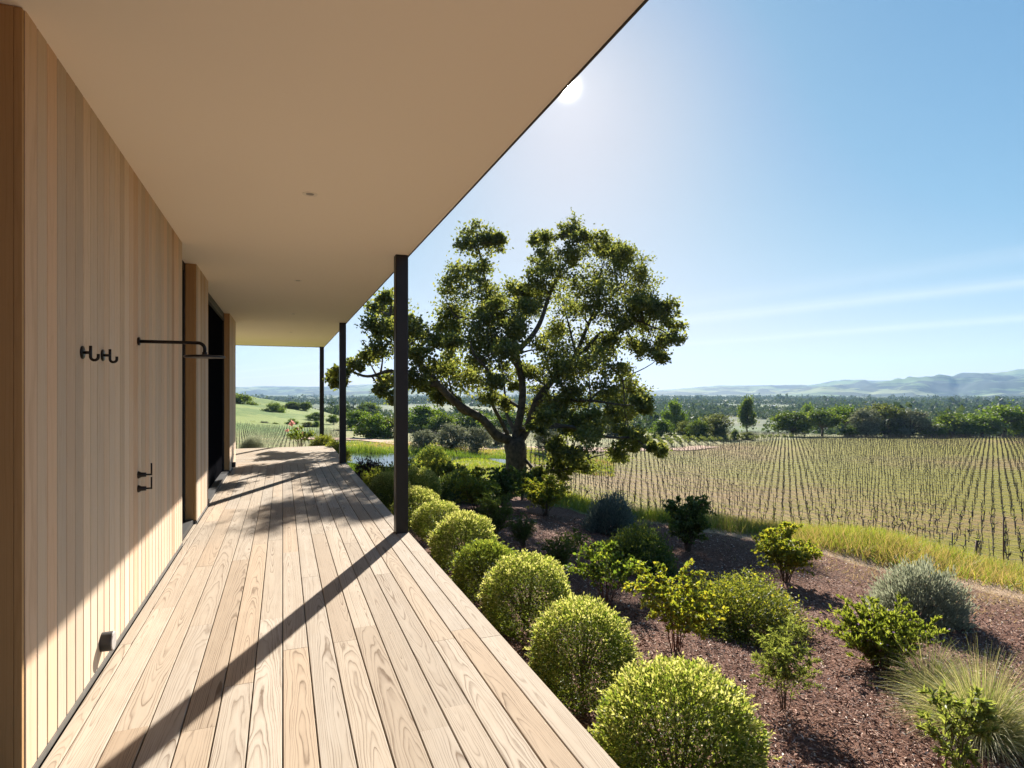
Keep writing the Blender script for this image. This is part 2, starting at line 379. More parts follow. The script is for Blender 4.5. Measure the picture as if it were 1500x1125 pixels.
grass = k.mix(sy[1], grass, k.mix(k.smooth(k.m('ADD', k.m('MULTIPLY', n1, .4), k.m('MULTIPLY', n4, .6)), .42, .58), (0.075, 0.125, 0.022), (0.155, 0.19, 0.045)))
c = k.mix(sy[0], grass, farc)
c = k.mix(sz[1], c, vs)
edge = k.m('ADD', sz[0], k.m('MULTIPLY', k.m('SUBTRACT', n2, 0.5), 0.9))
c = k.mix(k.m('MULTIPLY', k.m('ADD', sz[2], k.m('MULTIPLY', k.m('SUBTRACT', n2, 0.5), 0.8), clamp=True), k.m('GREATER_THAN', sz[2], 0.02)), c, dryc)
c = k.mix(k.m('MULTIPLY', k.smooth(edge, 0.42, 0.62), k.m('GREATER_THAN', sz[0], 0.01)), c, mul)
M['terrain'] = k.pbr(c, 0.95, k.bump(k.m('ADD', n3, k.m('MULTIPLY', n2, 1.5)), 0.9, 0.05), 0.1)

na, nl = GX.shape
V = np.stack([GX, GY, GZ], -1).reshape(-1, 3)
ii = np.arange(na - 1)[:, None] * nl; jj = np.arange(nl - 1)[None]
Q = np.stack([ii + jj, ii + jj + 1, ii + nl + jj + 1, ii + nl + jj], -1).reshape(-1, 4)
cen = len(V)
V = np.vstack([V, [0, 0, GZ[:, 0].mean()]])
i = np.arange(na - 1) * nl
Q = np.vstack([Q, np.stack([np.full(na - 1, cen), i, i + nl, i + nl], -1)])
me = mesh_np('ground', V, Q, None, M['terrain'], True)
for nm, arrs in (('zone', (mulch, vine, dry)), ('zone2', (far, green, far * 0))):
    at = me.attributes.new(nm, 'FLOAT_VECTOR', 'POINT')
    a = np.vstack([np.stack([x.ravel() for x in arrs], 1), [[1, 0, 0] if nm == 'zone' else [0, 0, 0]]])
    at.data.foreach_set('vector', a.astype(np.float32).ravel())
ground = link(bpy.data.objects.new('ground', me)); tag(ground, kind='structure')

# pond
k = NT('pond_water')
p = k.pos()
M['water'] = k.pbr((0.012, 0.018, 0.014), 0.07, k.bump(k.noise(p, 1.6, 4), 0.12, 0.05), 0.6)
pts = [P2(u, d) for u, d in ((508, 53), (530, 51), (560, 50), (620, 48), (690, 48), (745, 50), (740, 55), (690, 57), (620, 58.5), (560, 61), (520, 61), (506, 57))]
b = MB(); ctr = np.mean(pts, 0)
V = [(x, y, -4.72) for x, y in pts] + [(ctr[0], ctr[1], -4.72)]
n = len(pts)
b.add(V, [(n, i, (i + 1) % n, (i + 1) % n) for i in range(n)])
tag(b.build('pond', M['water']), kind='structure')

# dirt road
def ribbon(name, path, width, mat, dz=0.05, n=160):
    path = np.array([P2(u, d) for u, d in path]); s = np.concatenate([[0], np.cumsum(np.hypot(*np.diff(path, axis=0).T))])
    t = np.linspace(0, s[-1], n); c = np.stack([np.interp(t, s, path[:, 0]), np.interp(t, s, path[:, 1])], 1)
    for _ in range(12): c[1:-1] = (c[:-2] + 2 * c[1:-1] + c[2:]) / 4
    g = np.gradient(c, axis=0); g /= np.linalg.norm(g, axis=1)[:, None]; nr = np.stack([-g[:, 1], g[:, 0]], 1)
    off = np.linspace(-.5, .5, 5) * width
    X = c[:, None] + off[None, :, None] * nr[:, None]
    Z = T(X[..., 0], X[..., 1]) + dz
    V = np.concatenate([X, Z[..., None]], -1).reshape(-1, 3)
    i = np.arange(n - 1)[:, None] * 5; j = np.arange(4)[None]
    Q = np.stack([i + j, i + 5 + j, i + 6 + j, i + 1 + j], -1).reshape(-1, 4)
    b = MB(); b.add(V, Q); o = b.build(name, mat, smooth=True); tag(o, kind='structure'); return o
k = NT('road_dirt'); p = k.pos()
M['road'] = k.pbr(k.mix(k.noise(p, 1.2, 5), (0.42, 0.27, 0.19), (0.30, 0.20, 0.13)), 0.95, None, 0.1)
ribbon('dirt_road', [(430, 86), (520, 79), (600, 71), (660, 69.5), (720, 70), (800, 74), (870, 82), (930, 90), (1000, 97), (1040, 104)], 3.6, M['road'], 0.10)

# ------------------------------------------------------------------ hills
def hill_ridge(u):
    return np.interp(u, [-900, 0, 300, 360, 430, 480, 540, 600, 680, 760, 860, 940, 960, 1000, 1060, 1110, 1150, 1190, 1230, 1262, 1280, 1310, 1345, 1390, 1440, 1480, 1500, 1540, 1700, 2400],
                    [560, 560, 563, 566, 564.5, 565, 564, 565, 568, 571, 573, 573, 573, 569.5, 567, 565.5, 566, 563.5, 557.5, 553.5, 553, 551, 550, 549, 546, 542, 540.5, 537, 528, 520])
na2, nr2 = 700, 90
az = np.linspace(-62, 58, na2) * math.pi / 180
ra = np.linspace(2900, 7600, nr2)
A, R = np.meshgrid(az, ra, indexing='ij')
X = R * np.sin(A + TH); Y = R * np.cos(A + TH)
U = 750 + F * np.tan(A); Dp = R * np.cos(A)
ridge_d = 6400.0
top = H_CAM + (574 - hill_ridge(U)) / F * ridge_d * np.cos(A) + 24
def vnoise(x, y, sc, seed):
    r = RNG(seed); tot = np.zeros_like(x); amp = 1; 
    for o in range(5):
        gsz = 64; gr = r.rand(gsz, gsz)
        xx = x / sc * (2 ** o); yy = y / sc * (2 ** o)
        xi = np.floor(xx).astype(int); yi = np.floor(yy).astype(int); fx = xx - xi; fy = yy - yi
        fx = fx * fx * (3 - 2 * fx); fy = fy * fy * (3 - 2 * fy)
        g = lambda a, b: gr[a % gsz, b % gsz]
        tot += amp * ((g(xi, yi) * (1 - fx) + g(xi + 1, yi) * fx) * (1 - fy) + (g(xi, yi + 1) * (1 - fx) + g(xi + 1, yi + 1) * fx) * fy - .5)
        amp *= .5
    return tot
prof = np.clip((R - 3200) / (ridge_d - 3200), 0, 1) ** 1.35
prof = np.where(R > ridge_d, 1 - (R - ridge_d) / 2600, prof)
nz = .55 * vnoise(X, Y, 650, 3) + .75 * vnoise(A * 6400, R * .30, 520, 31)
Z = -25 + top * prof + nz * 1.0 * top * np.clip(prof * (1.08 - prof) * 4, 0, 1)
Z = np.maximum(Z, -26 + nz)
V = np.stack([X, Y, Z], -1).reshape(-1, 3)
ii = np.arange(na2 - 1)[:, None] * nr2; jj = np.arange(nr2 - 1)[None]
Q = np.stack([ii + jj, ii + jj + 1, ii + nr2 + jj + 1, ii + nr2 + jj], -1).reshape(-1, 4)
k = NT('hill_grass'); p = k.pos()
pp = k.n('ShaderNodeVectorMath', {0: p, 1: (1.0, 0.55, 6.0)}, operation='MULTIPLY').outputs[0]
n1 = k.noise(pp, 0.0024, 6, 0.62); n2 = k.noise(pp, 0.014, 4, 0.6); n3 = k.noise(pp, 0.0011, 3, 0.5)
c = k.mix(k.smooth(n3, 0.4, 0.6), (0.075, 0.125, 0.04), (0.16, 0.175, 0.075))
trees = k.smooth(k.m('ADD', n1, k.m('MULTIPLY', k.m('SUBTRACT', n2, 0.5), 0.35)), 0.44, 0.52)
c = k.mix(trees, c, (0.016, 0.030, 0.018))
M['hill'] = k.pbr(c, 0.95, None, 0.05)
o = link(bpy.data.objects.new('hills', mesh_np('hills', V, Q, None, M['hill'], True))); tag(o, kind='structure')

# ------------------------------------------------------------------ house
house = empty('house')
tag(house, 'modern timber-clad house with a deep flat roof overhanging the deck', 'house')
r = random.Random(5)
def clad(b, y0, y1, x, z0, z1, w=0.125, t=0.02):
    y = y0
    while y < y1 - 0.02:
        ww = w * r.choice((0.92, 1.0, 1.0, 1.05))
        e = min(y + ww, y1)
        if y1 - e < 0.05: e = y1
        rn = r.random()
        V0 = len(b.v)
        a, c_, zz0, zz1 = y + 0.004, e - 0.004, z0, z1
        xs = (x - t, x - 0.003, x)
        # board with tiny chamfers on its long edges
        prof = [(x - t, a), (x - 0.004, a), (x, a + 0.004), (x, c_ - 0.004), (x - 0.004, c_), (x - t, c_)]
        V = []; bl = []
        for z in (zz0, zz1):
            for (px, py) in prof:
                V.append((px, py, z)); bl.append((py - (a + c_) / 2, z + rn * 9, rn))
        k6 = 6
        Qs = [(i, (i + 1) % k6, k6 + (i + 1) % k6, k6 + i) for i in (1, 2, 3)]
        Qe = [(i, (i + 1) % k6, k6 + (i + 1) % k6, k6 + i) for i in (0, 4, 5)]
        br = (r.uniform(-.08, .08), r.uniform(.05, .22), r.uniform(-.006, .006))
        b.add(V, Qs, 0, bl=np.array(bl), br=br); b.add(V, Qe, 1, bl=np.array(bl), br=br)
        y = e
for (ya, yb) in ((2.94, 6.94), (8.03, 9.23), (12.85, 14.4)):
    b = MB(); clad(b, ya, yb, WX, 0.035, CEIL); b.build('cladding', [M['clad'], M['clad_edge_shade']], house)
# return faces (jambs) seen through the recesses; wall core behind
def jamb(y, depth, z0=0.05):
    b = MB()
    for i, (xa, xb) in enumerate(((WX - depth, WX - 0.032), (WX - 0.030, WX - 0.0045))):
        rn = r.random(); V = []; bl = []
        for z in (z0, CEIL - 0.004):
            for (px, py) in ((xa, y), (xb, y), (xb, y + 0.02), (xa, y + 0.02)):
                V.append((px, py, z)); bl.append((px - xa - .05, z + rn * 7, rn))
        b.add(V, [(0, 1, 5, 4), (1, 2, 6, 5), (2, 3, 7, 6), (3, 0, 4, 7), (4, 5, 6, 7)], 0, bl=np.array(bl), br=(0.02, 0.12, 0.003))
    b.build('door_jamb', M['jamb'], house)
jamb(2.94 - 0.021, 0.34); jamb(8.03 - 0.021, 0.116); jamb(12.85 - 0.021, 0.10)
b = MB()
for (y0, y1) in ((2.945, 6.935), (8.036, 9.224), (12.856, 14.39)):
    b.box(WX - 0.45, WX - 0.024, y0, y1, 0.004, CEIL - 0.005)
b.box(-8, WX - 0.46, -4, 14.38, -0.5, CEIL - 0.005)
b.build('wall_core', M['black'], house)
for (y0, y1) in ((2.9, 6.94), (8.03, 9.23), (12.85, 14.4)):
    b = MB(); b.box(WX - 0.022, WX + 0.006, y0, y1, 0.004, 0.033); b.build('base_flashing', M['flash'], house)
# recess doors
def door(y0, y1, depth, hdr):
    b = MB(); x = WX - depth
    b.box(x - .06, x, y0, y1, CEIL - hdr, CEIL - 0.006); b.box(x - .06, x + 0.004, y0, y0 + .07, 0.0, CEIL - hdr)
    b.box(x - .06, x + 0.004, y1 - .07, y1, 0.0, CEIL - hdr); b.box(x - .06, x + 0.09, y0, y1, 0.002, 0.06)
    o = b.build('door', M['black'], house)
    g = MB(); g.box(x - .045, x - .02, y0 + .07, y1 - .07, 0.06, CEIL - hdr); g.build('pane', M['glass'], o)
    return o
door(6.945, 8.008, 0.12, 0.10)
d2 = door(9.235, 12.82, 0.10, 0.16)
b = MB(); b.box(WX - 0.09, WX - 0.082, 9.24, 12.82, CEIL - 0.14, CEIL - 0.125); b.build('track', M['flash'], d2)
b = MB(); b.box(WX - 0.03, WX - 0.018, 9.245, 9.262, 0.02, CEIL - 0.17); b.build('edge_trim', M['flash'], d2)
# roof slab: soffit in two sheets with an open seam, dark metal fascia
RE, RY = 1.334, 21.4
b = MB()
b.box(-8.2, RE, -4.5, 13.795, CEIL, CEIL + 0.03); b.box(-8.2, RE, 13.803, RY, CEIL, CEIL + 0.03)
roof = b.build('soffit', M['soffit'], house)
b = MB()
b.box(-8.2, RE - 0.002, -4.5, RY - .002, CEIL + 0.031, CEIL + 0.33)
b.box(RE + 0.001, RE + 0.011, -4.5, RY + .012, CEIL - 0.006, CEIL + 0.34)
b.box(-8.2, RE, RY + .001, RY + .013, CEIL - 0.012, CEIL + 0.34)
b.build('roof', M['roofing'], house)
for y in (1.05, 4.86, 8.70, 12.45, 16.3):
    b = MB(); an = np.linspace(0, 2 * math.pi, 29)[:-1]
    if y < 2: continue
    for (r0, r1, z0, z1) in ((0.040, 0.056, CEIL - 0.004, CEIL - 0.004), (0.056, 0.057, CEIL - 0.004, CEIL), (0.030, 0.040, CEIL - 0.001, CEIL - 0.004)):
        V = [(0.2 + r0 * math.cos(a), y + r0 * math.sin(a), z0) for a in an] + [(0.2 + r1 * math.cos(a), y + r1 * math.sin(a), z1) for a in an]
        b.add(V, [(i, (i + 1) % 28, 28 + (i + 1) % 28, 28 + i) for i in range(28)])
    o = b.build('downlight', M['white_plastic'], house)
    b = MB(); V = [(0.2 + .031 * math.cos(a), y + .031 * math.sin(a), CEIL - .002) for a in an] + [(0.2, y, CEIL - .002)]
    b.add(V, [(28, (i + 1) % 28, i, i) for i in range(28)]); b.build('lens', M['grey_rubber'], o)
for y, z0 in ((6.70, 0.0), (13.70, 0.0), (21.25, -3.2)):
    b = MB(); w = 0.07; x = 1.258; c_ = 0.006
    pr = [(-w, -w + c_), (-w + c_, -w), (w - c_, -w), (w, -w + c_), (w, w - c_), (w - c_, w), (-w + c_, w), (-w, w - c_)]
    V = [(x + a, y + e, z) for z in (z0 + 0.001, CEIL - 0.001) for a, e in pr]
    b.add(V, [(i, (i + 1) % 8, 8 + (i + 1) % 8, 8 + i) for i in range(8)])
    b.build('post', M['bronze'], house)

# ------------------------------------------------------------------ deck
b = MB(); r = random.Random(11)
def deck_board(x0, x1, y0, y1, along_y=True):
    g = 0.0028
    rn = r.random()
    jit = r.uniform(-.0008, .0008)
    br = (r.uniform(-.055, .055), r.choice((r.uniform(-.03, .05), r.uniform(-.03, .05), r.uniform(.03, .09))), r.choice((-1, 1)) * r.uniform(.012, .04))
    x0, x1, y0, y1 = (x0 + g, x1 - g, y0 + .0008, y1 - .0008) if along_y else (x0 + .0008, x1 - .0008, y0 + g, y1 - g)
    c_ = 0.003; z1 = jit; z0 = -0.028
    V = [(x0, y0, z0), (x1, y0, z0), (x1, y1, z0), (x0, y1, z0), (x0, y0, z1 - c_), (x1, y0, z1 - c_), (x1, y1, z1 - c_), (x0, y1, z1 - c_)]
    i0, i1 = (x0 + c_, x1 - c_) if along_y else (x0, x1)
    j0, j1 = (y0, y1) if along_y else (y0 + c_, y1 - c_)
    V += [(i0, j0, z1), (i1, j0, z1), (i1, j1, z1), (i0, j1, z1)]
    Qs = [(0, 1, 5, 4), (1, 2, 6, 5), (2, 3, 7, 6), (3, 0, 4, 7), (4, 5, 9, 8), (5, 6, 10, 9), (6, 7, 11, 10), (7, 4, 8, 11), (8, 9, 10, 11)]
    V = np.array(V)
    if along_y: bl = np.stack([V[:, 0] - (x0 + x1) / 2, V[:, 1] - y0, np.full(12, rn)], 1)
    else: bl = np.stack([V[:, 1] - (y0 + y1) / 2, V[:, 0] - x0, np.full(12, rn)], 1)
    b.add(V, Qs, 0, bl=bl, br=br)
PW = 0.149
for i in range(-7, 9):
    x0, x1 = i * PW, (i + 1) * PW
    x0 = max(x0, WX + 0.008)
    y = -2.5 - r.uniform(0, 2.2)
    while y < 13.9:
        e = min(y + r.choice((1.9, 2.4, 2.9, 3.5)) * r.uniform(.9, 1.1), 13.9)
        if 13.9 - e < 0.4: e = 13.9
        deck_board(x0, x1, y, e); y = e
y = 13.903
while y < 18.1:
    x = -5.5 + r.uniform(-1, 0)
    while x < DX:
        e = min(x + r.choice((1.9, 2.4, 2.9)) * r.uniform(.9, 1.1), DX)
        if DX - e < 0.3: e = DX
        deck_board(x, e, y, y + PW, False); x = e
    y += PW
for (ya, yb) in ((6.945, 8.0), (9.24, 12.8)):   # boards running into the recesses
    deck_board(WX - 0.03, WX + 0.006, ya, yb)
deck = b.build('wooden_deck', M['deck'])
tag(deck, 'pale weathered timber deck of long boards running beside the house', 'deck')
b = MB(); b.box(-5.4, DX - 0.03, -2.4, 18.05, -0.30, -0.045); b.build('substructure', M['under'], deck)
b = MB(); b.box(DX + 0.0, DX + 0.022, -2.5, 18.1, -0.26, -0.031, bl=(0, 0, .4), br=(0.02, .1, .003)); b.box(-5.4, DX, 18.12, 18.14, -0.26, -0.031, bl=(0, 0, .6), br=(0.02, .1, .003))
b.build('fascia_board', M['deck'], deck)

# ------------------------------------------------------------------ wall fixtures
def lathe(b, prof, y, z, x0, n=24, mat=0):
    """axis along +X from (x0, y, z); prof = (dx, radius)"""
    an = np.linspace(0, 2 * math.pi, n, endpoint=False)
    V = [(x0 + dx, y + rr * math.cos(a), z + rr * math.sin(a)) for dx, rr in prof for a in an]
    Qs = [(k_ * n + i, k_ * n + (i + 1) % n, (k_ + 1) * n + (i + 1) % n, (k_ + 1) * n + i) for k_ in range(len(prof) - 1) for i in range(n)]
    b.add(V, Qs, mat)
def arc(c, r_, a0, a1, n, ax=(1, 0, 0), ay=(0, 0, 1)):
    return [np.array(c) + r_ * (math.cos(a) * np.array(ax) + math.sin(a) * np.array(ay)) for a in np.linspace(a0, a1, n)]
sh = empty('outdoor_shower', (WX, 4.93, 1.965))
tag(sh, 'dark bronze wall shower with long straight arm and flat round head', 'shower')
b = MB(); lathe(b, [(0, 0.001), (0, .030), (.012, .030), (.014, .026), (.014, .001)], 0, 0, 0); b.build('flange', M['fixture'], sh, True)
b = MB(); path = [(0.012, 0, 0), (.12, 0, 0), (.25, 0, 0), (.37, 0, 0)] + arc((.385, 0, -.045), .045, math.pi / 2, 0, 8) + [(.43, 0, -.075)]
b.tube(path, .0125, 12); b.build('arm', M['fixture'], sh, True)
b = MB()
for (ra_, rb_, za_, zb_) in ((.001, .018, -.068, -.068), (.018, .018, -.068, -.082), (.018, .026, -.082, -.090), (.026, .132, -.090, -.094), (.134, .139, -.094, -.097), (.139, .139, -.097, -.110), (.139, .001, -.110, -.111)):
    an = np.linspace(0, 2 * math.pi, 40, endpoint=False)
    V = [(.43 + ra_ * math.cos(a), ra_ * math.sin(a), za_) for a in an] + [(.43 + rb_ * math.cos(a), rb_ * math.sin(a), zb_) for a in an]
    b.add(V, [(i, (i + 1) % 40, 40 + (i + 1) % 40, 40 + i) for i in range(40)])
b.build('shower_head', M['fixture'], sh)

def hook(y, z, label):
    h = empty('robe_hook', (WX, y, z)); tag(h, label, 'hook', 'bronze hooks on the timber wall')
    b = MB(); lathe(b, [(0, .001), (0, .034), (.006, .034), (.008, .031), (.008, .001)], 0, 0, 0); b.build('base_plate', M['fixture'], h, True)
    b = MB(); b.tube([(.006, 0, 0), (.02, 0, 0), (.038, 0, 0)], .008, 10)
    b.tube([(.038, 0, .036), (.038, 0, .01), (.038, 0, -.02)] + arc((.055, 0, -.022), .017, math.pi, 2 * math.pi, 10) + [(.072, 0, -.006)], .0075, 10)
    b.build('prong', M['fixture'], h, True)
hook(3.66, 1.805, 'dark bronze double hook on timber wall, farther from the shower')
hook(4.03, 1.812, 'dark bronze double hook on timber wall, closer to the shower')

def valve(z, label):
    h = empty('shower_valve', (WX, 4.93, z)); tag(h, label, 'valve', 'lever valves under the shower')
    b = MB(); lathe(b, [(0, .001), (0, .027), (.005, .027), (.022, .018), (.052, .016), (.052, .001)], 0, 0, 0); b.build('body', M['fixture'], h, True)
    b = MB(); b.tube([(.05, 0, 0), (.065, 0, 0), (.085, 0, 0)], .0065, 10); b.tube([(.085, 0, -.006), (.085, 0, .03), (.085, 0, .082)], .0058, 10)
    b.build('lever', M['fixture'], h, True)
valve(1.0, 'upper bronze lever valve on timber wall below shower arm')
valve(0.90, 'lower bronze lever valve on timber wall below shower arm')

def stop(y, z, rad, ln, label):
    h = empty('door_stop', (WX, y, z)); tag(h, label, 'door stop')
    b = MB(); lathe(b, [(0, rad * .97), (ln * .8, rad), (ln * .92, rad * .96)], 0, 0, 0.0, 28); b.build('drum', M['black'], h, True)
    b = MB(); lathe(b, [(ln * .92, rad * .96), (ln, rad * .9), (ln, .001)], 0, 0, 0.0, 28); b.build('bumper', M['grey_rubber'], h)
stop(4.02, 0.155, .055, .062, 'round black door stop with grey face low on wall near the camera')
stop(13.35, 0.10, .055, .07, 'small black door stop at the far end of the timber wall')

# ------------------------------------------------------------------ foliage helpers
def unit(a): return a / (np.linalg.norm(a, axis=-1, keepdims=True) + 1e-9)
def rdir(R_, n): return unit(R_.normal(size=(n, 3)))
DIAMOND = (np.array([[0, 0, 0], [.45, .5, .10], [1, 0, 0], [.45, -.5, .10]]), np.array([[0, 1, 2, 3]]))
LEAF = (np.array([[0, 0, 0], [.28, .42, .10], [.65, .40, .08], [1, 0, -.06], [.65, -.40, .08], [.28, -.42, .10], [.5, 0, 0.0]]),
        np.array([[0, 1, 6, 6], [1, 2, 6, 6], [2, 3, 6, 6], [3, 4, 6, 6], [4, 5, 6, 6], [5, 0, 6, 6]]))
def add_leaves(b, R_, P, D, L, W, tmpl=DIAMOND, mat=0, N=None, flat=0.0):
    n = len(P)
    if n == 0: return
    D = unit(D); Nn = rdir(R_, n) if N is None else unit(N + flat * rdir(R_, n))
    S = unit(np.cross(D, Nn)); Nn = np.cross(S, D)
    t, q = tmpl
    L = np.broadcast_to(L, (n,))[:, None, None]; W = np.broadcast_to(W, (n,))[:, None, None]
    V = P[:, None] + t[None, :, 0:1] * L * D[:, None] + t[None, :, 1:2] * W * S[:, None] + t[None, :, 2:3] * L * Nn[:, None]
    kk = len(t)
    Qs = (np.arange(n)[:, None, None] * kk + q[None]).reshape(-1, 4)
    b.add(V.reshape(-1, 3), Qs, mat)

def blades(b, R_, P, D, L, W, droop, seg=4, mat=0):
    """arching grass blades; P roots, D initial unit dirs"""
    n = len(P); pts = [P]; d = unit(D); p = P.copy()
    L = np.broadcast_to(L, (n,)); droop = np.broadcast_to(droop, (n,))
    for i in range(seg):
        p = p + d * (L / seg)[:, None]; pts.append(p)
        d = unit(d + np.array((0, 0, -1.0)) * (droop * (i + 1) / seg)[:, None])
    S = unit(np.cross(D, rdir(R_, n)))
    V = []
    for i, q in enumerate(pts):
        w = W * (1 - (i / seg) ** 1.5) * .5 + 0.0004
        V += [q - S * w, q + S * w]
    V = np.stack(V, 1); kk = 2 * (seg + 1)
    q = np.array([[2 * i, 2 * i + 1, 2 * i + 3, 2 * i + 2] for i in range(seg)])
    b.add(V.reshape(-1, 3), (np.arange(n)[:, None, None] * kk + q[None]).reshape(-1, 4), mat)

def bez(a, c, e, n):
    t = np.linspace(0, 1, n)[:, None]; return (1 - t) ** 2 * a + 2 * t * (1 - t) * c + t * t * e

def place(meshes, name, loc, rz, sc, label, cat, group=None, mats=None):
    """one plant: Empty with its part meshes"""
    e = empty(name, loc, rz); e.scale = sc if hasattr(sc, '__len__') else (sc, sc, sc)
    tag(e, label, cat, group)
    for pn, me in meshes:
        link(bpy.data.objects.new(pn, me), e)
    return e
def bm_mesh(b, name, mats):
    return mesh_np(name, np.vstack(b.v), np.vstack(b.q), np.concatenate(b.m), mats)

# clipped ball, radius 1
def ball_meshes(seed, mat, tip, n=13000, leaf=0.085, bump=0.07, tipfrac=0.34):
    R_ = RNG(seed)
    P = rdir(R_, n); P = P[P[:, 2] > -0.75]; n = len(P)
    lump = sum(np.sin(P @ R_.normal(size=3) * f + R_.rand() * 6) for f in (4, 6, 9, 13)) / 4
    fine = sum(np.sin(P @ R_.normal(size=3) * f + R_.rand() * 6) for f in (22, 27, 34)) / 3
    dep = R_.rand(n) ** 2.0 * 0.34
    rad = (1 + bump * lump + 0.045 * fine) * (1 - dep)
    Q_ = P * rad[:, None]
    D = P + 0.9 * rdir(R_, n) + np.array((0, 0, .35))
    tips = (R_.rand(n) < tipfrac * np.clip(.25 + 1.2 * P[:, 2] + .5 * lump, .06, 2)) & (dep < .14)  # new growth, weighted upward so light on the tops is painted in
    b = MB(); L = leaf * (0.7 + 0.6 * R_.rand(n))
    add_leaves(b, R_, Q_[~tips], D[~tips], L[~tips], L[~tips] * .52, DIAMOND, 0)
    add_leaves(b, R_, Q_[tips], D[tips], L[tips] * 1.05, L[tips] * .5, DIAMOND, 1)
    # shoots poking out
    m = 240; Sd = rdir(R_, m); Sd = Sd[Sd[:, 2] > -.2]
    for s_ in range(7):
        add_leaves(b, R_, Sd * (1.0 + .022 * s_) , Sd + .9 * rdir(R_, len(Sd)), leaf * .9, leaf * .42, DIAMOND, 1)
    fol = bm_mesh(b, 'foliage', [mat, tip])
    b = MB()
    for i in range(14):
        d = unit(np.array((R_.normal(), R_.normal(), .9 * R_.rand() + .1)))
        b.tube(bez(np.array((0, 0, -.75)), np.array((0, 0, -.3)) + d * .2, d * .82, 6), np.linspace(.03, .008, 6), 5)
    return [('foliage', fol), ('stem', bm_mesh(b, 'stem', M['twig']))]

def shrub_meshes(seed, H, Rr, nst, L, W, nl, mat, tmpl=LEAF, droop=0.3, tilt=0.9, twigs=4, start=0.25, leafup=0.3, stem_r=0.008, stem_mat='twig', twl=0.35, tipmat=None, tipn=0):
    R_ = RNG(seed); b = MB(); s = MB()
    P, D = [], []; TP = []
    for i in range(nst):
        an = 2 * math.pi * (i + R_.rand() * .8) / nst; tl = tilt * math.sqrt(R_.rand())
        h = H * (0.65 + .35 * R_.rand()) * (1 - .35 * tl ** 2)
        rr = Rr * tl * (.8 + .3 * R_.rand())
        base = np.array((math.cos(an), math.sin(an), 0)) * Rr * .10 * R_.rand()
        end = np.array((math.cos(an) * rr, math.sin(an) * rr, h))
        ctl = np.array((math.cos(an) * rr * .35, math.sin(an) * rr * .35, h * (.65 + droop * .6)))
        pts = bez(base, ctl, end, 9) + R_.normal(size=(9, 3)) * H * .012
        pts[0] = base - np.array((0, 0, .04))
        s.tube(pts, np.linspace(stem_r, stem_r * .3, 9), 5)
        segs = [(pts, start)]
        TP.append(pts[-1])
        for j in range(twigs):
            t = R_.uniform(start + .05, .95); kx = t * 8; q0 = pts[int(kx)] + (pts[min(int(kx) + 1, 8)] - pts[int(kx)]) * (kx % 1)
            d = unit(np.array((R_.normal(), R_.normal(), .5 + .4 * R_.rand())) + .6 * np.array((math.cos(an), math.sin(an), 0)))
            ln = H * twl * (.5 + .7 * R_.rand()) * (1.1 - .5 * t)
            tp = bez(q0, q0 + d * ln * .6 + np.array((0, 0, ln * .1)), q0 + d * ln - np.array((0, 0, ln * droop * .5)), 5)
            s.tube(tp, np.linspace(stem_r * .5, stem_r * .2, 5), 4, caps=False)
            segs.append((tp, 0.1)); TP.append(tp[-1])
        for sp, st in segs:
            m = max(2, int(nl * (1 if len(sp) == 9 else .6)))
            t = st + (1 - st) * R_.rand(m) ** .85; kx = t * (len(sp) - 1); i0 = np.minimum(kx.astype(int), len(sp) - 2)
            seg = sp[i0 + 1] - sp[i0]
            P.append(sp[i0] + seg * (kx - i0)[:, None])
            D.append(unit(seg) * .7 + rdir(R_, m) + np.array((0, 0, leafup)))
    P = np.vstack(P); D = np.vstack(D); n = len(P); sc = .6 + .7 * R_.rand(n)
    N = np.array((0, 0, 1.0)) + 0 * P
    add_leaves(b, R_, P, D, L * sc, W * sc, tmpl, 0, N, 1.1)
    mats = [mat]
    if tipmat is not None:
        TP = np.array(TP); mats.append(tipmat)
        for i in range(tipn):
            add_leaves(b, R_, TP + R_.normal(size=TP.shape) * L * .3, rdir(R_, len(TP)) + np.array((0, 0, .6)), L * .6, W * .9, DIAMOND, 1)
    return [('foliage', bm_mesh(b, 'foliage', mats)), ('stem', bm_mesh(s, 'stem', M[stem_mat]))]

def mound_meshes(seed, n, leaf, mat, rag=0.12, tip=None, ratio=.55, out=.0, up=.3):
    """low ragged mound, radius 1, height ~1"""
    R_ = RNG(seed); P = rdir(R_, n); P[:, 2] = np.abs(P[:, 2])
    lump = sum(np.sin(P @ R_.normal(size=3) * f + R_.rand() * 6) for f in (3, 5, 8, 12)) / 4
    dep = R_.rand(n) ** 1.6 * .45
    rad = (1 + rag * lump * 1.6) * (1 - dep) * (1 + rag * .5 * R_.normal(size=n))
    b = MB(); L = leaf * (.6 + .8 * R_.rand(n))
    tips = (R_.rand(n) < .25) & (dep < .15)
    Pp = P * rad[:, None]; D = P * (.8 + out) + (1 - .4 * out) * rdir(R_, n) + np.array((0, 0, up))
    add_leaves(b, R_, Pp[~tips], D[~tips], L[~tips], L[~tips] * ratio)
    add_leaves(b, R_, Pp[tips], D[tips], L[tips], L[tips] * ratio, DIAMOND, 1)
    fol = bm_mesh(b, 'foliage', [mat, tip or mat]); s = MB()
    for i in range(26):
        d = unit(np.array((R_.normal(), R_.normal(), .15 + .8 * R_.rand())))
        s.tube(bez(np.zeros(3), d * .5 + np.array((0, 0, .25)), d * (.9 + .25 * R_.rand()), 6), np.linspace(.018, .004, 6), 4)
    return [('foliage', fol), ('stem', bm_mesh(s, 'stem', M['twig']))]

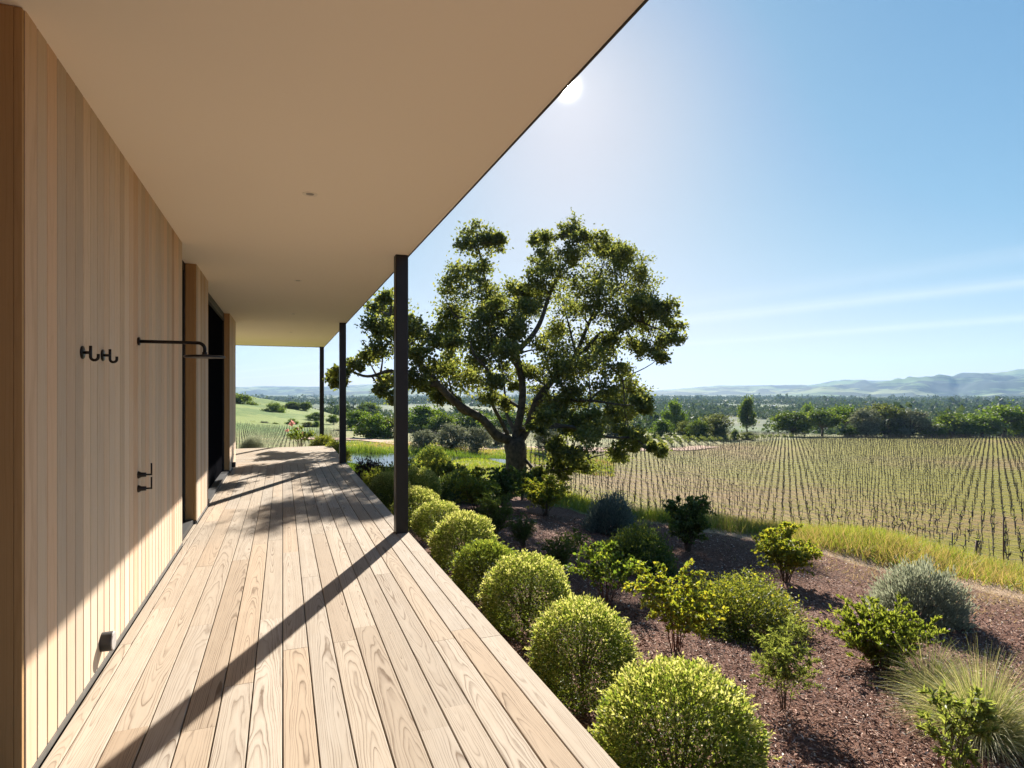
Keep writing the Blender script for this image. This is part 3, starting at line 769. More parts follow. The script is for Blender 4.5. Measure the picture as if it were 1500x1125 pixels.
# ------------------------------------------------------------------ hedge balls beside the deck
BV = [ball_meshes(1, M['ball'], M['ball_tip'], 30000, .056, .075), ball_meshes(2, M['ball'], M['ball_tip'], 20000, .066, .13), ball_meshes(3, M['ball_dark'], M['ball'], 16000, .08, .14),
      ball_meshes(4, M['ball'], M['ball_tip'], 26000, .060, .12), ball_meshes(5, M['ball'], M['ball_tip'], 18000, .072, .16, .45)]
BALLS = [  # u, v of centre, d, radius, variant, label
 (993, 1098, 2.92, .41, 0, 'clipped yellow-green shrub ball nearest the camera beside the deck edge'),
 (853, 957, 3.98, .365, 3, 'clipped yellow-green shrub ball, second from the camera along the deck'),
 (771, 876, 5.0, .365, 1, 'ragged pale-topped shrub ball, third from the camera along the deck'),
 (713, 838, 5.75, .325, 2, 'darker green shrub ball, fourth along the deck between two paler ones'),
 (679, 797, 6.9, .37, 4, 'pale-topped shrub ball, fifth along the deck edge'),
 (642, 766, 7.9, .32, 1, 'small green shrub ball, sixth along the deck, just beyond the near post'),
 (610, 748, 9.0, .36, 4, 'dark green shrub ball seen right beside the near black post'),
 (572, 722, 10.2, .36, 3, 'green shrub ball at the deck edge just left of the near black post'),
 (612, 716, 10.8, .38, 1, 'yellowish shrub ball right of the near post, behind the clipped row'),
]
for u, v, d, rad, vr, lab in BALLS:
    x, y, z = P3(u, v, d)
    place(BV[vr], 'shrub_ball', (x, y, z), d * 2.3, (rad * (1 + .05 * math.sin(u)), rad * (1 - .05 * math.sin(u)), rad * (.92 + .05 * math.cos(3 * u))), lab, 'shrub', 'clipped shrub balls along the deck')

# ------------------------------------------------------------------ garden plants
def plant(meshes, name, u, d, rz, sc, label, cat='shrub', group=None, dz=-0.02):
    return place(meshes, name, G(u, d, dz), rz, sc, label, cat, group)
rose_a = shrub_meshes(21, .98, .54, 15, .044, .033, 44, M['rose_y'], LEAF, .5, 1.0, 9, .2, .1, .005, 'redtwig', .40)
rose_b = shrub_meshes(22, .85, .55, 14, .044, .032, 34, M['rose'], LEAF, .4, 1.0, 7, .3, .1, .006, 'redtwig', .38)
bush_c = shrub_meshes(23, 1.0, .55, 20, .050, .036, 44, M['rose_y'], LEAF, .3, .95, 8, .2, .2, .007, 'twig', .36)
bush_d = shrub_meshes(24, 1.0, .50, 20, .050, .036, 46, M['dark'], LEAF, .2, .9, 8, .15, .2, .007, 'twig', .32)
upright = shrub_meshes(25, .82, .66, 50, .055, .018, 44, M['bright'], LEAF, .1, 1.0, 7, .04, 1.0, .005, 'redtwig', .30, M['violet'], 1)
wispy = shrub_meshes(26, .85, .26, 9, .042, .009, 60, M['feather'], LEAF, .15, .9, 10, .2, .2, .0035, 'twig', .30)
wispy2 = shrub_meshes(27, .9, .42, 26, .045, .010, 50, M['dark'], LEAF, .1, .9, 7, .1, .6, .004, 'twig', .3)
silver = mound_meshes(28, 15000, .085, M['silver'], .16, M['silver'], .24, .9, 1.0)
blueg = mound_meshes(29, 9000, .11, M['bluegrey'], .16, M['bluegrey'], .24, .9, 1.0)
mound1 = mound_meshes(31, 24000, .048, M['mound'], .16, M['rose_y'])
mound2 = mound_meshes(32, 11000, .075, M['dark'], .13, M['mound'])
mound3 = mound_meshes(33, 11000, .075, M['mound'], .16, M['bright'])
mound4 = mound_meshes(34, 11000, .07, M['purple'], .15, M['purple'])
leafy = shrub_meshes(35, .7, .26, 8, .050, .021, 40, M['feather'], LEAF, .15, .8, 4, .12, .4, .005, 'twig', .22)

plant(rose_b, 'rose_bush', 888, 6.7, .4, .92, 'airy rose bush with bare reddish stems, left of the yellow-green one', 'rose bush')
plant(rose_a, 'rose_bush', 990, 5.2, 1.9, .80, 'bright yellow-green rose bush with arching stems beside the low mound', 'rose bush')
place(mound1, 'ground_cover_shrub', G(1078, 6.5, -.05), .6, (.82, .64, .54), 'wide low spreading shrub mound in the middle of the mulch', 'shrub')
plant(bush_c, 'leafy_bush', 1150, 8.7, 2.2, .92, 'yellow-green leafy bush standing against the tall grass', 'bush')
plant(bush_d, 'leafy_bush', 1008, 10.8, .2, 1.12, 'dark green upright bush in front of the tall grass and vines', 'bush')
plant(upright, 'flowering_shrub', 1290, 5.35, .3, .80, 'bright green shrub of upright shoots with faded violet flower tips', 'shrub')
place(silver, 'silvery_shrub', G(1347, 7.15, -.03), .9, (.50, .50, .64), 'rounded silvery-grey shrub on the mulch near the grass edge', 'shrub')
plant(wispy, 'feathery_plant', 1148, 4.35, .5, .86, 'slender feathery plant alone on open mulch', 'plant')
place(blueg, 'blue_grey_shrub', G(893, 12.4, -.03), .7, (.58, .52, .72), 'blue-grey rosemary-like shrub at the edge of the vineyard', 'shrub')
place(mound2, 'dark_shrub', G(935, 9.2, -.05), 1.2, (.72, .55, .62), 'dark green bushy mound just below the blue-grey shrub', 'shrub')
plant(bush_c, 'leafy_bush', 800, 13.8, .4, 1.05, 'yellow-tipped leafy bush right of the oak trunk', 'bush')
plant(bush_d, 'leafy_bush', 738, 14.2, 1.4, 1.12, 'dark leafy bush directly in front of the oak trunk', 'bush')
plant(bush_c, 'leafy_bush', 697, 13.2, 2.6, 1.08, 'tall yellow-green bush left of the oak trunk', 'bush')
place(mound2, 'dark_shrub', G(668, 15.3, -.05), .5, (.95, .75, .78), 'dark rounded shrub left of the oak, beyond the clipped row', 'shrub')
plant(wispy2, 'feathery_plant', 725, 10.2, .5, 1.0, 'dark feathery plant behind the clipped shrub row, leftmost of three', 'plant')
plant(wispy2, 'feathery_plant', 766, 9.7, 2.1, .66, 'dark feathery plant behind the clipped shrub row, middle of three', 'plant')
plant(wispy2, 'feathery_plant', 818, 8.2, 1.1, .66, 'dark feathery plant beside the airy rose bush, rightmost of three', 'plant')
place(mound4, 'purple_shrub', G(541, 13.6, -.05), .3, (.55, .55, .95), 'dark purple-leaved shrub at the deck edge by the middle post', 'shrub')
place(mound3, 'green_shrub', G(556, 12.2, -.05), 1.3, (.55, .5, .72), 'fresh green shrub below the purple-leaved one', 'shrub')
place(mound3, 'green_shrub', G(640, 19.5, -.05), 2.3, (.9, .8, .9), 'light green loose shrub in front of the pond bank', 'shrub')
place(mound2, 'dark_shrub', G(633, 24.5, -.05), 2.0, (1.0, .8, 1.05), 'olive-green round shrub on the lawn near the pond', 'shrub')
plant(bush_d, 'leafy_bush', 662, 18.0, 4.0, 1.0, 'dark sprawling bush between the near post and the oak', 'bush')
plant(bush_d, 'leafy_bush', 765, 17.0, 3.0, 1.0, 'dark bush at the right foot of the oak trunk', 'bush')
plant(rose_b, 'rose_bush', 840, 9.6, 3.3, .5, 'small sparse seedling in the shade between the feathery plants and dark mound', 'plant')
plant(leafy, 'leafy_plant', 1402, 3.45, .3, .92, 'pale green leafy plant in front of the big grass clump', 'plant')
# a few more low plants filling the shaded strip behind the ball hedge
plant(leafy, 'leafy_plant', 600, 14.0, 1.3, 1.5, 'dark green leafy plant right behind the near post', 'plant')
place(mound2, 'dark_shrub', G(590, 15.5, -.05), .9, (.9, .8, .95), 'dark shrub between purple-leaved shrub and near post', 'shrub')
# deck-end plants
rs = plant(rose_b, 'rose_bush', 440, 19.2, 1.0, .9, 'small pink-flowered rose bush at the far end of the deck', 'rose bush', dz=.75)
rs.location.z = -0.25
R_ = RNG(5)
for (dx, dz, s_) in ((-.30, .90, .10), (-.46, .66, .07), (.10, .55, .05), (-.1, .72, .05)):
    b = MB()
    for kq in range(26):
        add_leaves(b, R_, np.array([[dx, .05, dz]]) + R_.normal(size=(1, 3)) * s_ * .25, rdir(R_, 1) + np.array((0, 0, .5)), s_ * .9, s_ * .9, LEAF)
    b.build('bloom', M['pink'], rs).rotation_euler = (0, 0, -1.0)
b = MB(); R_ = RNG(6)
for (dx, dz) in ((-.30, .88), (-.46, .64), (-.1, .7)):
    b.tube([(dx * .3, .03, 0), (dx * .7, .04, dz * .5), (dx, .05, dz)], .006, 5)
b.build('flower_stem', M['rose'], rs).rotation_euler = (0, 0, -1.0)
o = place(mound3, 'green_shrub', G(474, 19.0), 1.0, (.5, .4, .4), 'bright low shrub at the foot of the far post', 'shrub'); o.location.z = -.25
o = place(silver, 'silvery_shrub', G(370, 21.0), 1.0, (.42, .42, .55), 'grey-green bush beyond the far left end of the deck', 'shrub'); o.location.z = -.6
o = place(mound3, 'green_shrub', G(492, 17.3), 1.9, (.4, .4, .5), 'green shrub at the corner of the far deck', 'shrub'); o.location.z = -.45

# ornamental grass clump
def grass_clump(seed, n, H, mats, spread=1.0):
    R_ = RNG(seed); b = MB()
    for mi, frac in ((0, .72), (1, .28)):
        m = int(n * frac); an = R_.rand(m) * 2 * math.pi; tl = (R_.rand(m) ** .7) * spread
        P = np.stack([np.cos(an) * .10 * R_.rand(m), np.sin(an) * .10 * R_.rand(m), -.03 + 0 * an], 1)
        D = np.stack([np.cos(an) * tl, np.sin(an) * tl, 1.05 - .45 * tl], 1)
        blades(b, R_, P, D, H * (.6 + .6 * R_.rand(m)), .0042, .22 + .42 * R_.rand(m), 6, mi)
    return [('blades', bm_mesh(b, 'blades', mats))]
gc1 = grass_clump(41, 2300, .80, [M['straw'], M['straw_g']], 1.15)
gc2 = grass_clump(42, 700, .72, [M['straw_g'], M['straw']], .85)
def clump(u, d, s, lab, gm):
    e = empty('bunchgrass', G(u, d, 0)); e.scale = (s, s, s); tag(e, lab, 'grass clump')
    link(bpy.data.objects.new('blades', gm[0][1]), e)
clump(1440, 4.05, .74, 'large straw-coloured bunchgrass clump with arching fine blades', gc1)
clump(1362, 4.75, .62, 'smaller greener bunchgrass clump just behind the straw-coloured one', gc2)

# ------------------------------------------------------------------ mulch chips and grass (stuff)
R_ = RNG(51); n = 150000
d = 2.0 * (14.0 / 2.0) ** (R_.rand(n) ** 0.8); u = R_.uniform(560, 1640, n)
x, y = P2(u, d)
x = np.asarray(x); y = np.asarray(y)
keep = (x > DX + .05) & (d < belt_near(u) - .5 + R_.normal(size=n) * .5)
x, y, d = x[keep], y[keep], d[keep]; n = len(x)
P = np.stack([x, y, T(x, y) + .004 + .012 * R_.rand(n)], 1)
D = rdir(R_, n); D[:, 2] *= .30
b = MB(); L = (.012 + .034 * R_.rand(n) ** 2.2) * (1 + d * .05)
add_leaves(b, R_, P, D, L, L * (.16 + .26 * R_.rand(n)), DIAMOND, 0, np.array((0, 0, 1.0)) + 0 * P, .55)
o = b.build('mulch_chips', M['chip']); tag(o, 'reddish brown bark chips covering the planting bed', 'mulch', kind='stuff')

def field_grass(name, seed, n, sel, hmin, hmax, wid, mat, label, cat, droop=.5, lean=.5):
    R_ = RNG(seed); u, d = sel(R_, n); x, y = P2(u, d); x = np.asarray(x); y = np.asarray(y)
    P = np.stack([x, y, T(x, y) - .02], 1); n = len(x)
    D = np.array((0, 0, 1.0)) + lean * R_.normal(size=(n, 3)) * np.array((1, 1, .2))
    b = MB(); pt = np.sin(x * 1.3) * np.sin(y * 1.1 + x * .5) * .3 + 1
    pt = pt * (1 + .25 * vnoise(x, y, 1.6, seed))
    LL = (hmin + (hmax - hmin) * R_.rand(n)) * pt; dr = droop * R_.rand(n)
    st = R_.rand(n) < np.clip(.12 + 1.4 * vnoise(x, y, 5.0, seed + 1), .04, .95) if len(mat) > 1 else np.zeros(n, bool)
    for mi, w_ in enumerate((~st, st)):
        if w_.any(): blades(b, R_, P[w_], D[w_], LL[w_], wid, dr[w_], 3, mi)
    o = b.build(name, mat); tag(o, label, cat, kind='stuff'); return o
def belt(R_, n):
    u = R_.uniform(840, 1640, n); return u, belt_near(u) + .25 + np.abs(R_.normal(size=n)) * .9 + R_.rand(n) * 3.2
field_grass('tall_grass', 61, 75000, belt, .14, .42, .0095, [M['tallgrass'], M['tallstraw']], 'tall yellow-green grass along the vineyard edge', 'grass')
def dryb(R_, n):
    u = R_.uniform(880, 1640, n); return u, belt_near(u) + R_.normal(size=n) * .55 - .15
field_grass('dry_grass', 62, 14000, dryb, .03, .12, .010, [M['drygrass']], 'flattened straw-coloured dry grass at the mulch edge', 'grass', 1.2, 1.6)
def lawn(R_, n):
    u = R_.uniform(600, 860, n); return u, 17.5 + 22 * R_.rand(n)
field_grass('lawn_grass', 63, 30000, lawn, .08, .22, .022, [M['tallgrass'], M['tallstraw']], 'short yellow-green meadow grass around the oak', 'grass')
def bank(R_, n):
    u = R_.uniform(800, 1640, n); return u, np.interp(R_.rand(n), [0, 1], [0, 1]) * (vine_near(u) + 1 - 17) + 16
field_grass('slope_grass', 64, 26000, bank, .15, .45, .02, [M['tallgrass'], M['tallstraw']], 'rough grass on the slope down to the vines', 'grass')

def reeds(R_, n):
    t = R_.rand(n); up = np.interp(t, [0, .45, .5, 1], [500, 750, 750, 500]); dp = np.interp(t, [0, .2, .45, .5, .7, 1], [52.5, 48.5, 48.5, 55.5, 58.5, 61])
    return up + R_.normal(size=n) * 6, dp + R_.normal(size=n) * np.where(t < .5, 1.3, 1.0) + np.where(t < .5, -1.6, 1.2)
field_grass('pond_reeds', 65, 9000, reeds, .35, .95, .05, [M['tree_b']], 'dark green reeds and sedge fringing the pond', 'reeds', .4, .25)
def pbank(R_, n):
    return R_.uniform(480, 900, n), 59 + 14 * R_.rand(n)
field_grass('bank_grass', 66, 22000, pbank, .12, .40, .06, [M['tallgrass'], M['tallstraw']], 'rough meadow grass on the bank between the pond and the road', 'grass')

# ------------------------------------------------------------------ big oak
OD = 22.5
def ok(u, v, dd=0.0): return P3(u, v, OD + dd)
oak = empty('oak_tree', tuple(ok(752, 704)))
tag(oak, 'large spreading oak with gnarled dark trunk and open crown', 'tree')
base = np.array(oak.location)
px = OD / F
s = MB()
LIMBS = []
def limb(pts, r0, r1, n=8):
    """pts: (u, v, depth offset)"""
    W_ = np.array([ok(*q) for q in pts])
    m = max(8, len(W_) * 5); t = np.linspace(0, len(W_) - 1, m)
    Wd = np.stack([np.interp(t, np.arange(len(W_)), W_[:, i]) for i in range(3)], 1)
    for _ in range(3): Wd[1:-1] = (Wd[:-2] + 2 * Wd[1:-1] + Wd[2:]) / 4
    wig = np.stack([np.sin(t * 2.7 + len(LIMBS)), np.cos(t * 2.1 + 2 * len(LIMBS)), np.sin(t * 3.3 + .7 * len(LIMBS))], 1) * min(.07, r0 * .6)
    wig[0] = 0
    Wd += wig
    rad = np.linspace(r0, r1, m) * .70
    s.tube(Wd - base, rad, n)
    LIMBS.append((Wd, rad))
# trunk with root flare
tr = np.array([ok(754, 712), ok(754, 706), ok(755, 696), ok(756, 680), ok(756, 665), ok(754, 652), ok(753, 642)])
s.tube(tr - base, [.62, .52, .44, .40, .40, .43, .30], 14)
limb([(750, 655, 0), (735, 640, -.3), (722, 630, -.6), (690, 604, -1.2), (650, 573, -1.8), (612, 532, -2.3), (585, 497, -2.6), (571, 455, -2.8), (566, 428, -2.9)], .30, .05, 10)
limb([(655, 577, -1.7), (615, 556, -2.2), (575, 545, -2.6), (540, 549, -3.0), (512, 545, -3.2), (495, 550, -3.3)], .13, .03)
limb([(700, 612, -1.0), (679, 597, -.9), (662, 583, -1.0)], .2, .13)
limb([(756, 655, 0), (763, 612, .1), (762, 560, .2), (761, 512, .2), (742, 486, .1), (722, 450, -.1), (710, 412, -.3), (703, 376, -.4), (700, 345, -.5)], .25, .03, 10)
limb([(761, 514, .2), (785, 482, .6), (800, 450, .9), (815, 410, 1.2), (830, 378, 1.5), (840, 345, 1.6)], .17, .03)
limb([(757, 652, 0), (775, 620, .4), (790, 580, .8), (815, 550, 1.1), (845, 520, 1.5), (868, 468, 2.0), (872, 428, 2.2), (885, 395, 2.3)], .27, .03, 10)
limb([(815, 550, 1.1), (858, 529, .6), (893, 530, .2), (912, 560, 0), (918, 600, -.2)], .12, .03)
limb([(845, 520, 1.5), (880, 488, 1.2), (910, 485, 1.0), (935, 470, .9), (962, 478, .8), (985, 500, .7)], .12, .025)
limb([(742, 640, -.1), (727, 600, -1.5), (718, 560, -2.4), (703, 530, -3.0), (690, 500, -3.2)], .12, .03)
limb([(757, 640, .1), (742, 600, 1.8), (735, 570, 2.6), (738, 530, 3.2)], .13, .03)
limb([(764, 600, 0), (735, 580, .8), (700, 558, 1.4), (672, 548, 1.8)], .09, .03)
limb([(785, 592, .8), (830, 582, -1.0), (880, 592, -2.0), (925, 590, -2.6)], .12, .03)
limb([(760, 630, .1), (800, 622, -1.4), (850, 630, -2.6), (905, 640, -3.2), (940, 648, -3.4), (968, 662, -3.4)], .12, .02)
limb([(763, 668, 0), (785, 690, -.8), (815, 690, -1.6), (850, 680, -2.2), (885, 665, -2.6)], .10, .025)
limb([(722, 452, 0), (690, 470, -.6), (665, 462, -.8), (652, 440, -.9)], .07, .02)
limb([(800, 450, .9), (770, 440, 1.5), (752, 420, 1.8)], .06, .02)
limb([(868, 468, 2.0), (900, 430, 2.6), (930, 400, 2.9)], .08, .02)
limb([(845, 520, 1.5), (830, 470, 2.6), (822, 430, 3.4)], .08, .02)
limb([(762, 545, .2), (740, 520, -1.4), (715, 500, -2.2)], .08, .02)
CL = [(700,345,20),(690,362,20),(716,358,17),(731,352,12),(672,395,23),(700,395,18),(660,420,20),(655,452,20),(690,428,24),(672,465,20),(720,428,18),(730,442,18),(665,482,14),(648,480,10),
 (752,425,18),(760,450,22),(742,470,22),(700,470,22),(690,500,24),(720,500,26),(700,525,24),(735,520,20),(752,485,18),(770,430,16),
 (790,350,14),(803,345,11),(841,334,15),(826,340,11),(852,344,11),(805,372,18),(830,370,18),(790,388,16),(785,412,20),(810,400,22),(780,440,20),(800,430,24),
 (868,365,20),(893,368,20),(918,377,20),(938,395,20),(944,420,20),(900,400,26),(870,400,26),(850,420,26),(880,430,28),(915,430,26),(940,442,18),(925,460,22),(890,460,26),(850,455,24),(830,450,24),(820,482,22),
 (960,450,16),(975,455,16),(985,475,16),(989,495,13),(970,500,16),(950,512,16),(964,526,11),(945,480,16),(928,502,16),(910,480,20),
 (800,512,24),(830,512,26),(858,500,26),(890,507,22),(868,530,26),(840,540,26),(805,545,20),(780,548,16),(898,540,20),(918,556,18),(930,576,18),(905,582,20),(880,570,22),(850,576,22),(820,580,20),(920,600,18),(938,590,13),(860,645,18),(934,642,14),(905,662,16),(850,678,18),(802,692,16),(785,700,12),(840,625,20),(870,615,20),(895,606,18),(915,632,16),(828,690,14),(945,602,10),(930,654,8),(969,661,9),(957,656,6),(815,650,16),(820,600,18),(838,664,16),(812,680,16),
 (700,550,20),(680,560,20),(725,560,16),(715,582,14),(745,590,12),(782,600,16),(800,612,18),(785,632,12),(792,572,16),(742,550,16),(755,565,10),
 (568,435,13),(575,455,18),(550,452,15),(545,475,17),(570,485,20),(600,480,18),(620,490,18),(560,510,18),(540,528,16),(590,515,20),(615,520,20),(638,500,16),(655,520,16),(640,540,18),(660,547,16),(610,550,18),(590,562,18),(630,567,14),(648,572,12),(565,555,16),(560,572,12),(520,535,11),(502,545,11),(489,549,9),(495,560,8),(640,582,10),(664,585,8),(580,582,12),(660,500,12)]
allp = np.vstack([l[0][len(l[0]) // 3:] for l in LIMBS]); allr = np.concatenate([l[1][len(l[1]) // 3:] for l in LIMBS])
R_ = RNG(77); b = MB()
CL = [(u, v, r_, 1.0) for u, v, r_ in CL] + [(u + R_.uniform(-13, 13), v + R_.uniform(-11, 11), r_ * .8, 2.0) for u, v, r_ in CL if r_ > 14 and R_.rand() < .38]
for (u, v, rp, spread) in CL:
    # depth: close to the limb it hangs on, spread through the crown
    cu, cd = ud(allp[:, 0], allp[:, 1]); cv = 574 + (H_CAM - allp[:, 2]) / cd * F
    sc = np.hypot(cu - u, cv - v); near = np.argsort(sc)[:6]
    dd = cd[near[0]] - OD + R_.uniform(-1.5, 1.5) * spread
    c = ok(u, v, dd); rad = rp * (OD + dd) / F
    kk = np.argmin(np.linalg.norm(allp - c, axis=1)); q = allp[kk]
    ln = np.linalg.norm(c - q)
    if spread > 1.5 and ln > 1.8: continue
    mid = (q + c) / 2 + R_.normal(size=3) * .10 * ln + np.array((0, 0, .08 * ln))
    s.tube(bez(q, mid, c, 6) - base, np.linspace(min(allr[kk] * .7, .05), .012, 6), 5, caps=False)
    nsub = 5 + int(rad * 10)
    for j in range(nsub):
        e = c + rdir(R_, 1)[0] * rad * (.35 + .75 * R_.rand()) * np.array((1, 1, .8))
        s.tube(bez(c, (c + e) / 2 + R_.normal(size=3) * .05, e, 4) - base, np.linspace(.014, .006, 4), 4, caps=False)
        m = int(48 + 46 * R_.rand())
        sg = rad * (.22 + .20 * R_.rand())
        Pp = e + R_.normal(size=(m, 3)) * sg * np.array((1, 1, .75))
        L = .075 + .075 * R_.rand(m)
        add_leaves(b, R_, Pp - base, rdir(R_, m) + np.array((0, 0, .15)) + .5 * unit(Pp - c), L, L * .74, DIAMOND, 0)
s.build('trunk', M['bark'], oak, True)
b.build('crown', M['oak'], oak)

# ------------------------------------------------------------------ generic trees (height 1, half width 0.5)
def tree_meshes(seed, mat, kind='round', nl=1100, leaf=.055, trunk_h=.25, nclump=22):
    R_ = RNG(seed); b = MB(); s = MB()
    s.tube(np.array([(0, 0, -.05), (R_.normal() * .02, R_.normal() * .02, trunk_h * .6), (R_.normal() * .03, R_.normal() * .03, trunk_h * 1.15)]), [.045, .032, .028], 7)
    cz = {'round': .53, 'umbrella': .70, 'bush': .42, 'tall': .55}[kind]
    ez = {'round': .45, 'umbrella': .27, 'bush': .52, 'tall': .44}[kind]
    ex = {'round': .42, 'umbrella': .46, 'bush': .46, 'tall': .36}[kind]
    m = int(nl * 1.9) // nclump
    for i in range(nclump):
        d = rdir(R_, 1)[0]; d[2] = d[2] if d[2] > -.85 else -d[2]
        rr = (.45 + .55 * R_.rand() ** .6)
        c = np.array((d[0] * ex * rr, d[1] * ex * rr, cz + d[2] * ez * rr))
        if kind == 'bush': c[2] = max(c[2], .08)
        s.tube(bez(np.array((0, 0, trunk_h)), np.array((c[0] * .4, c[1] * .4, (trunk_h + c[2]) * .5)), c, 5), np.linspace(.02, .005, 5), 4, caps=False)
        sg = (.055 + .05 * R_.rand())
        Pp = c + R_.normal(size=(m, 3)) * sg * np.array((1.15, 1.15, .8))
        if kind == 'bush': Pp[:, 2] = np.abs(Pp[:, 2])
        L = leaf * 1.15 * (.6 + .8 * R_.rand(m))
        add_leaves(b, R_, Pp, rdir(R_, m) + np.array((0, 0, .2)), L, L * .75, DIAMOND, 0)
    return [('trunk', bm_mesh(s, 'trunk', M['bark'])), ('crown', bm_mesh(b, 'crown', mat))]
TV = {'dark_round': tree_meshes(101, M['tree_a'], 'round', 2600, .05, .22, 34), 'mid_round': tree_meshes(102, M['tree_b'], 'round', 2400, .05, .25, 30),
      'umbrella': tree_meshes(103, M['tree_b'], 'umbrella', 2000, .048, .42, 26), 'dark_bush': tree_meshes(104, M['tree_a'], 'bush', 2400, .055, .1, 30),
      'olive': tree_meshes(105, M['tree_c'], 'round', 2600, .040, .26, 28), 'silver_bush': tree_meshes(106, M['tree_c'], 'bush', 2800, .045, .1, 34),
      'brown_bush': tree_meshes(107, M['tree_d'], 'bush', 2600, .048, .1, 32), 'mid_bush': tree_meshes(108, M['tree_b'], 'bush', 2200, .055, .1, 28),
      'dark_tall': tree_meshes(109, M['tree_a'], 'tall', 2200, .055, .25, 26), 'dark_umbrella': tree_meshes(110, M['tree_a'], 'umbrella', 2200, .05, .36, 30)}
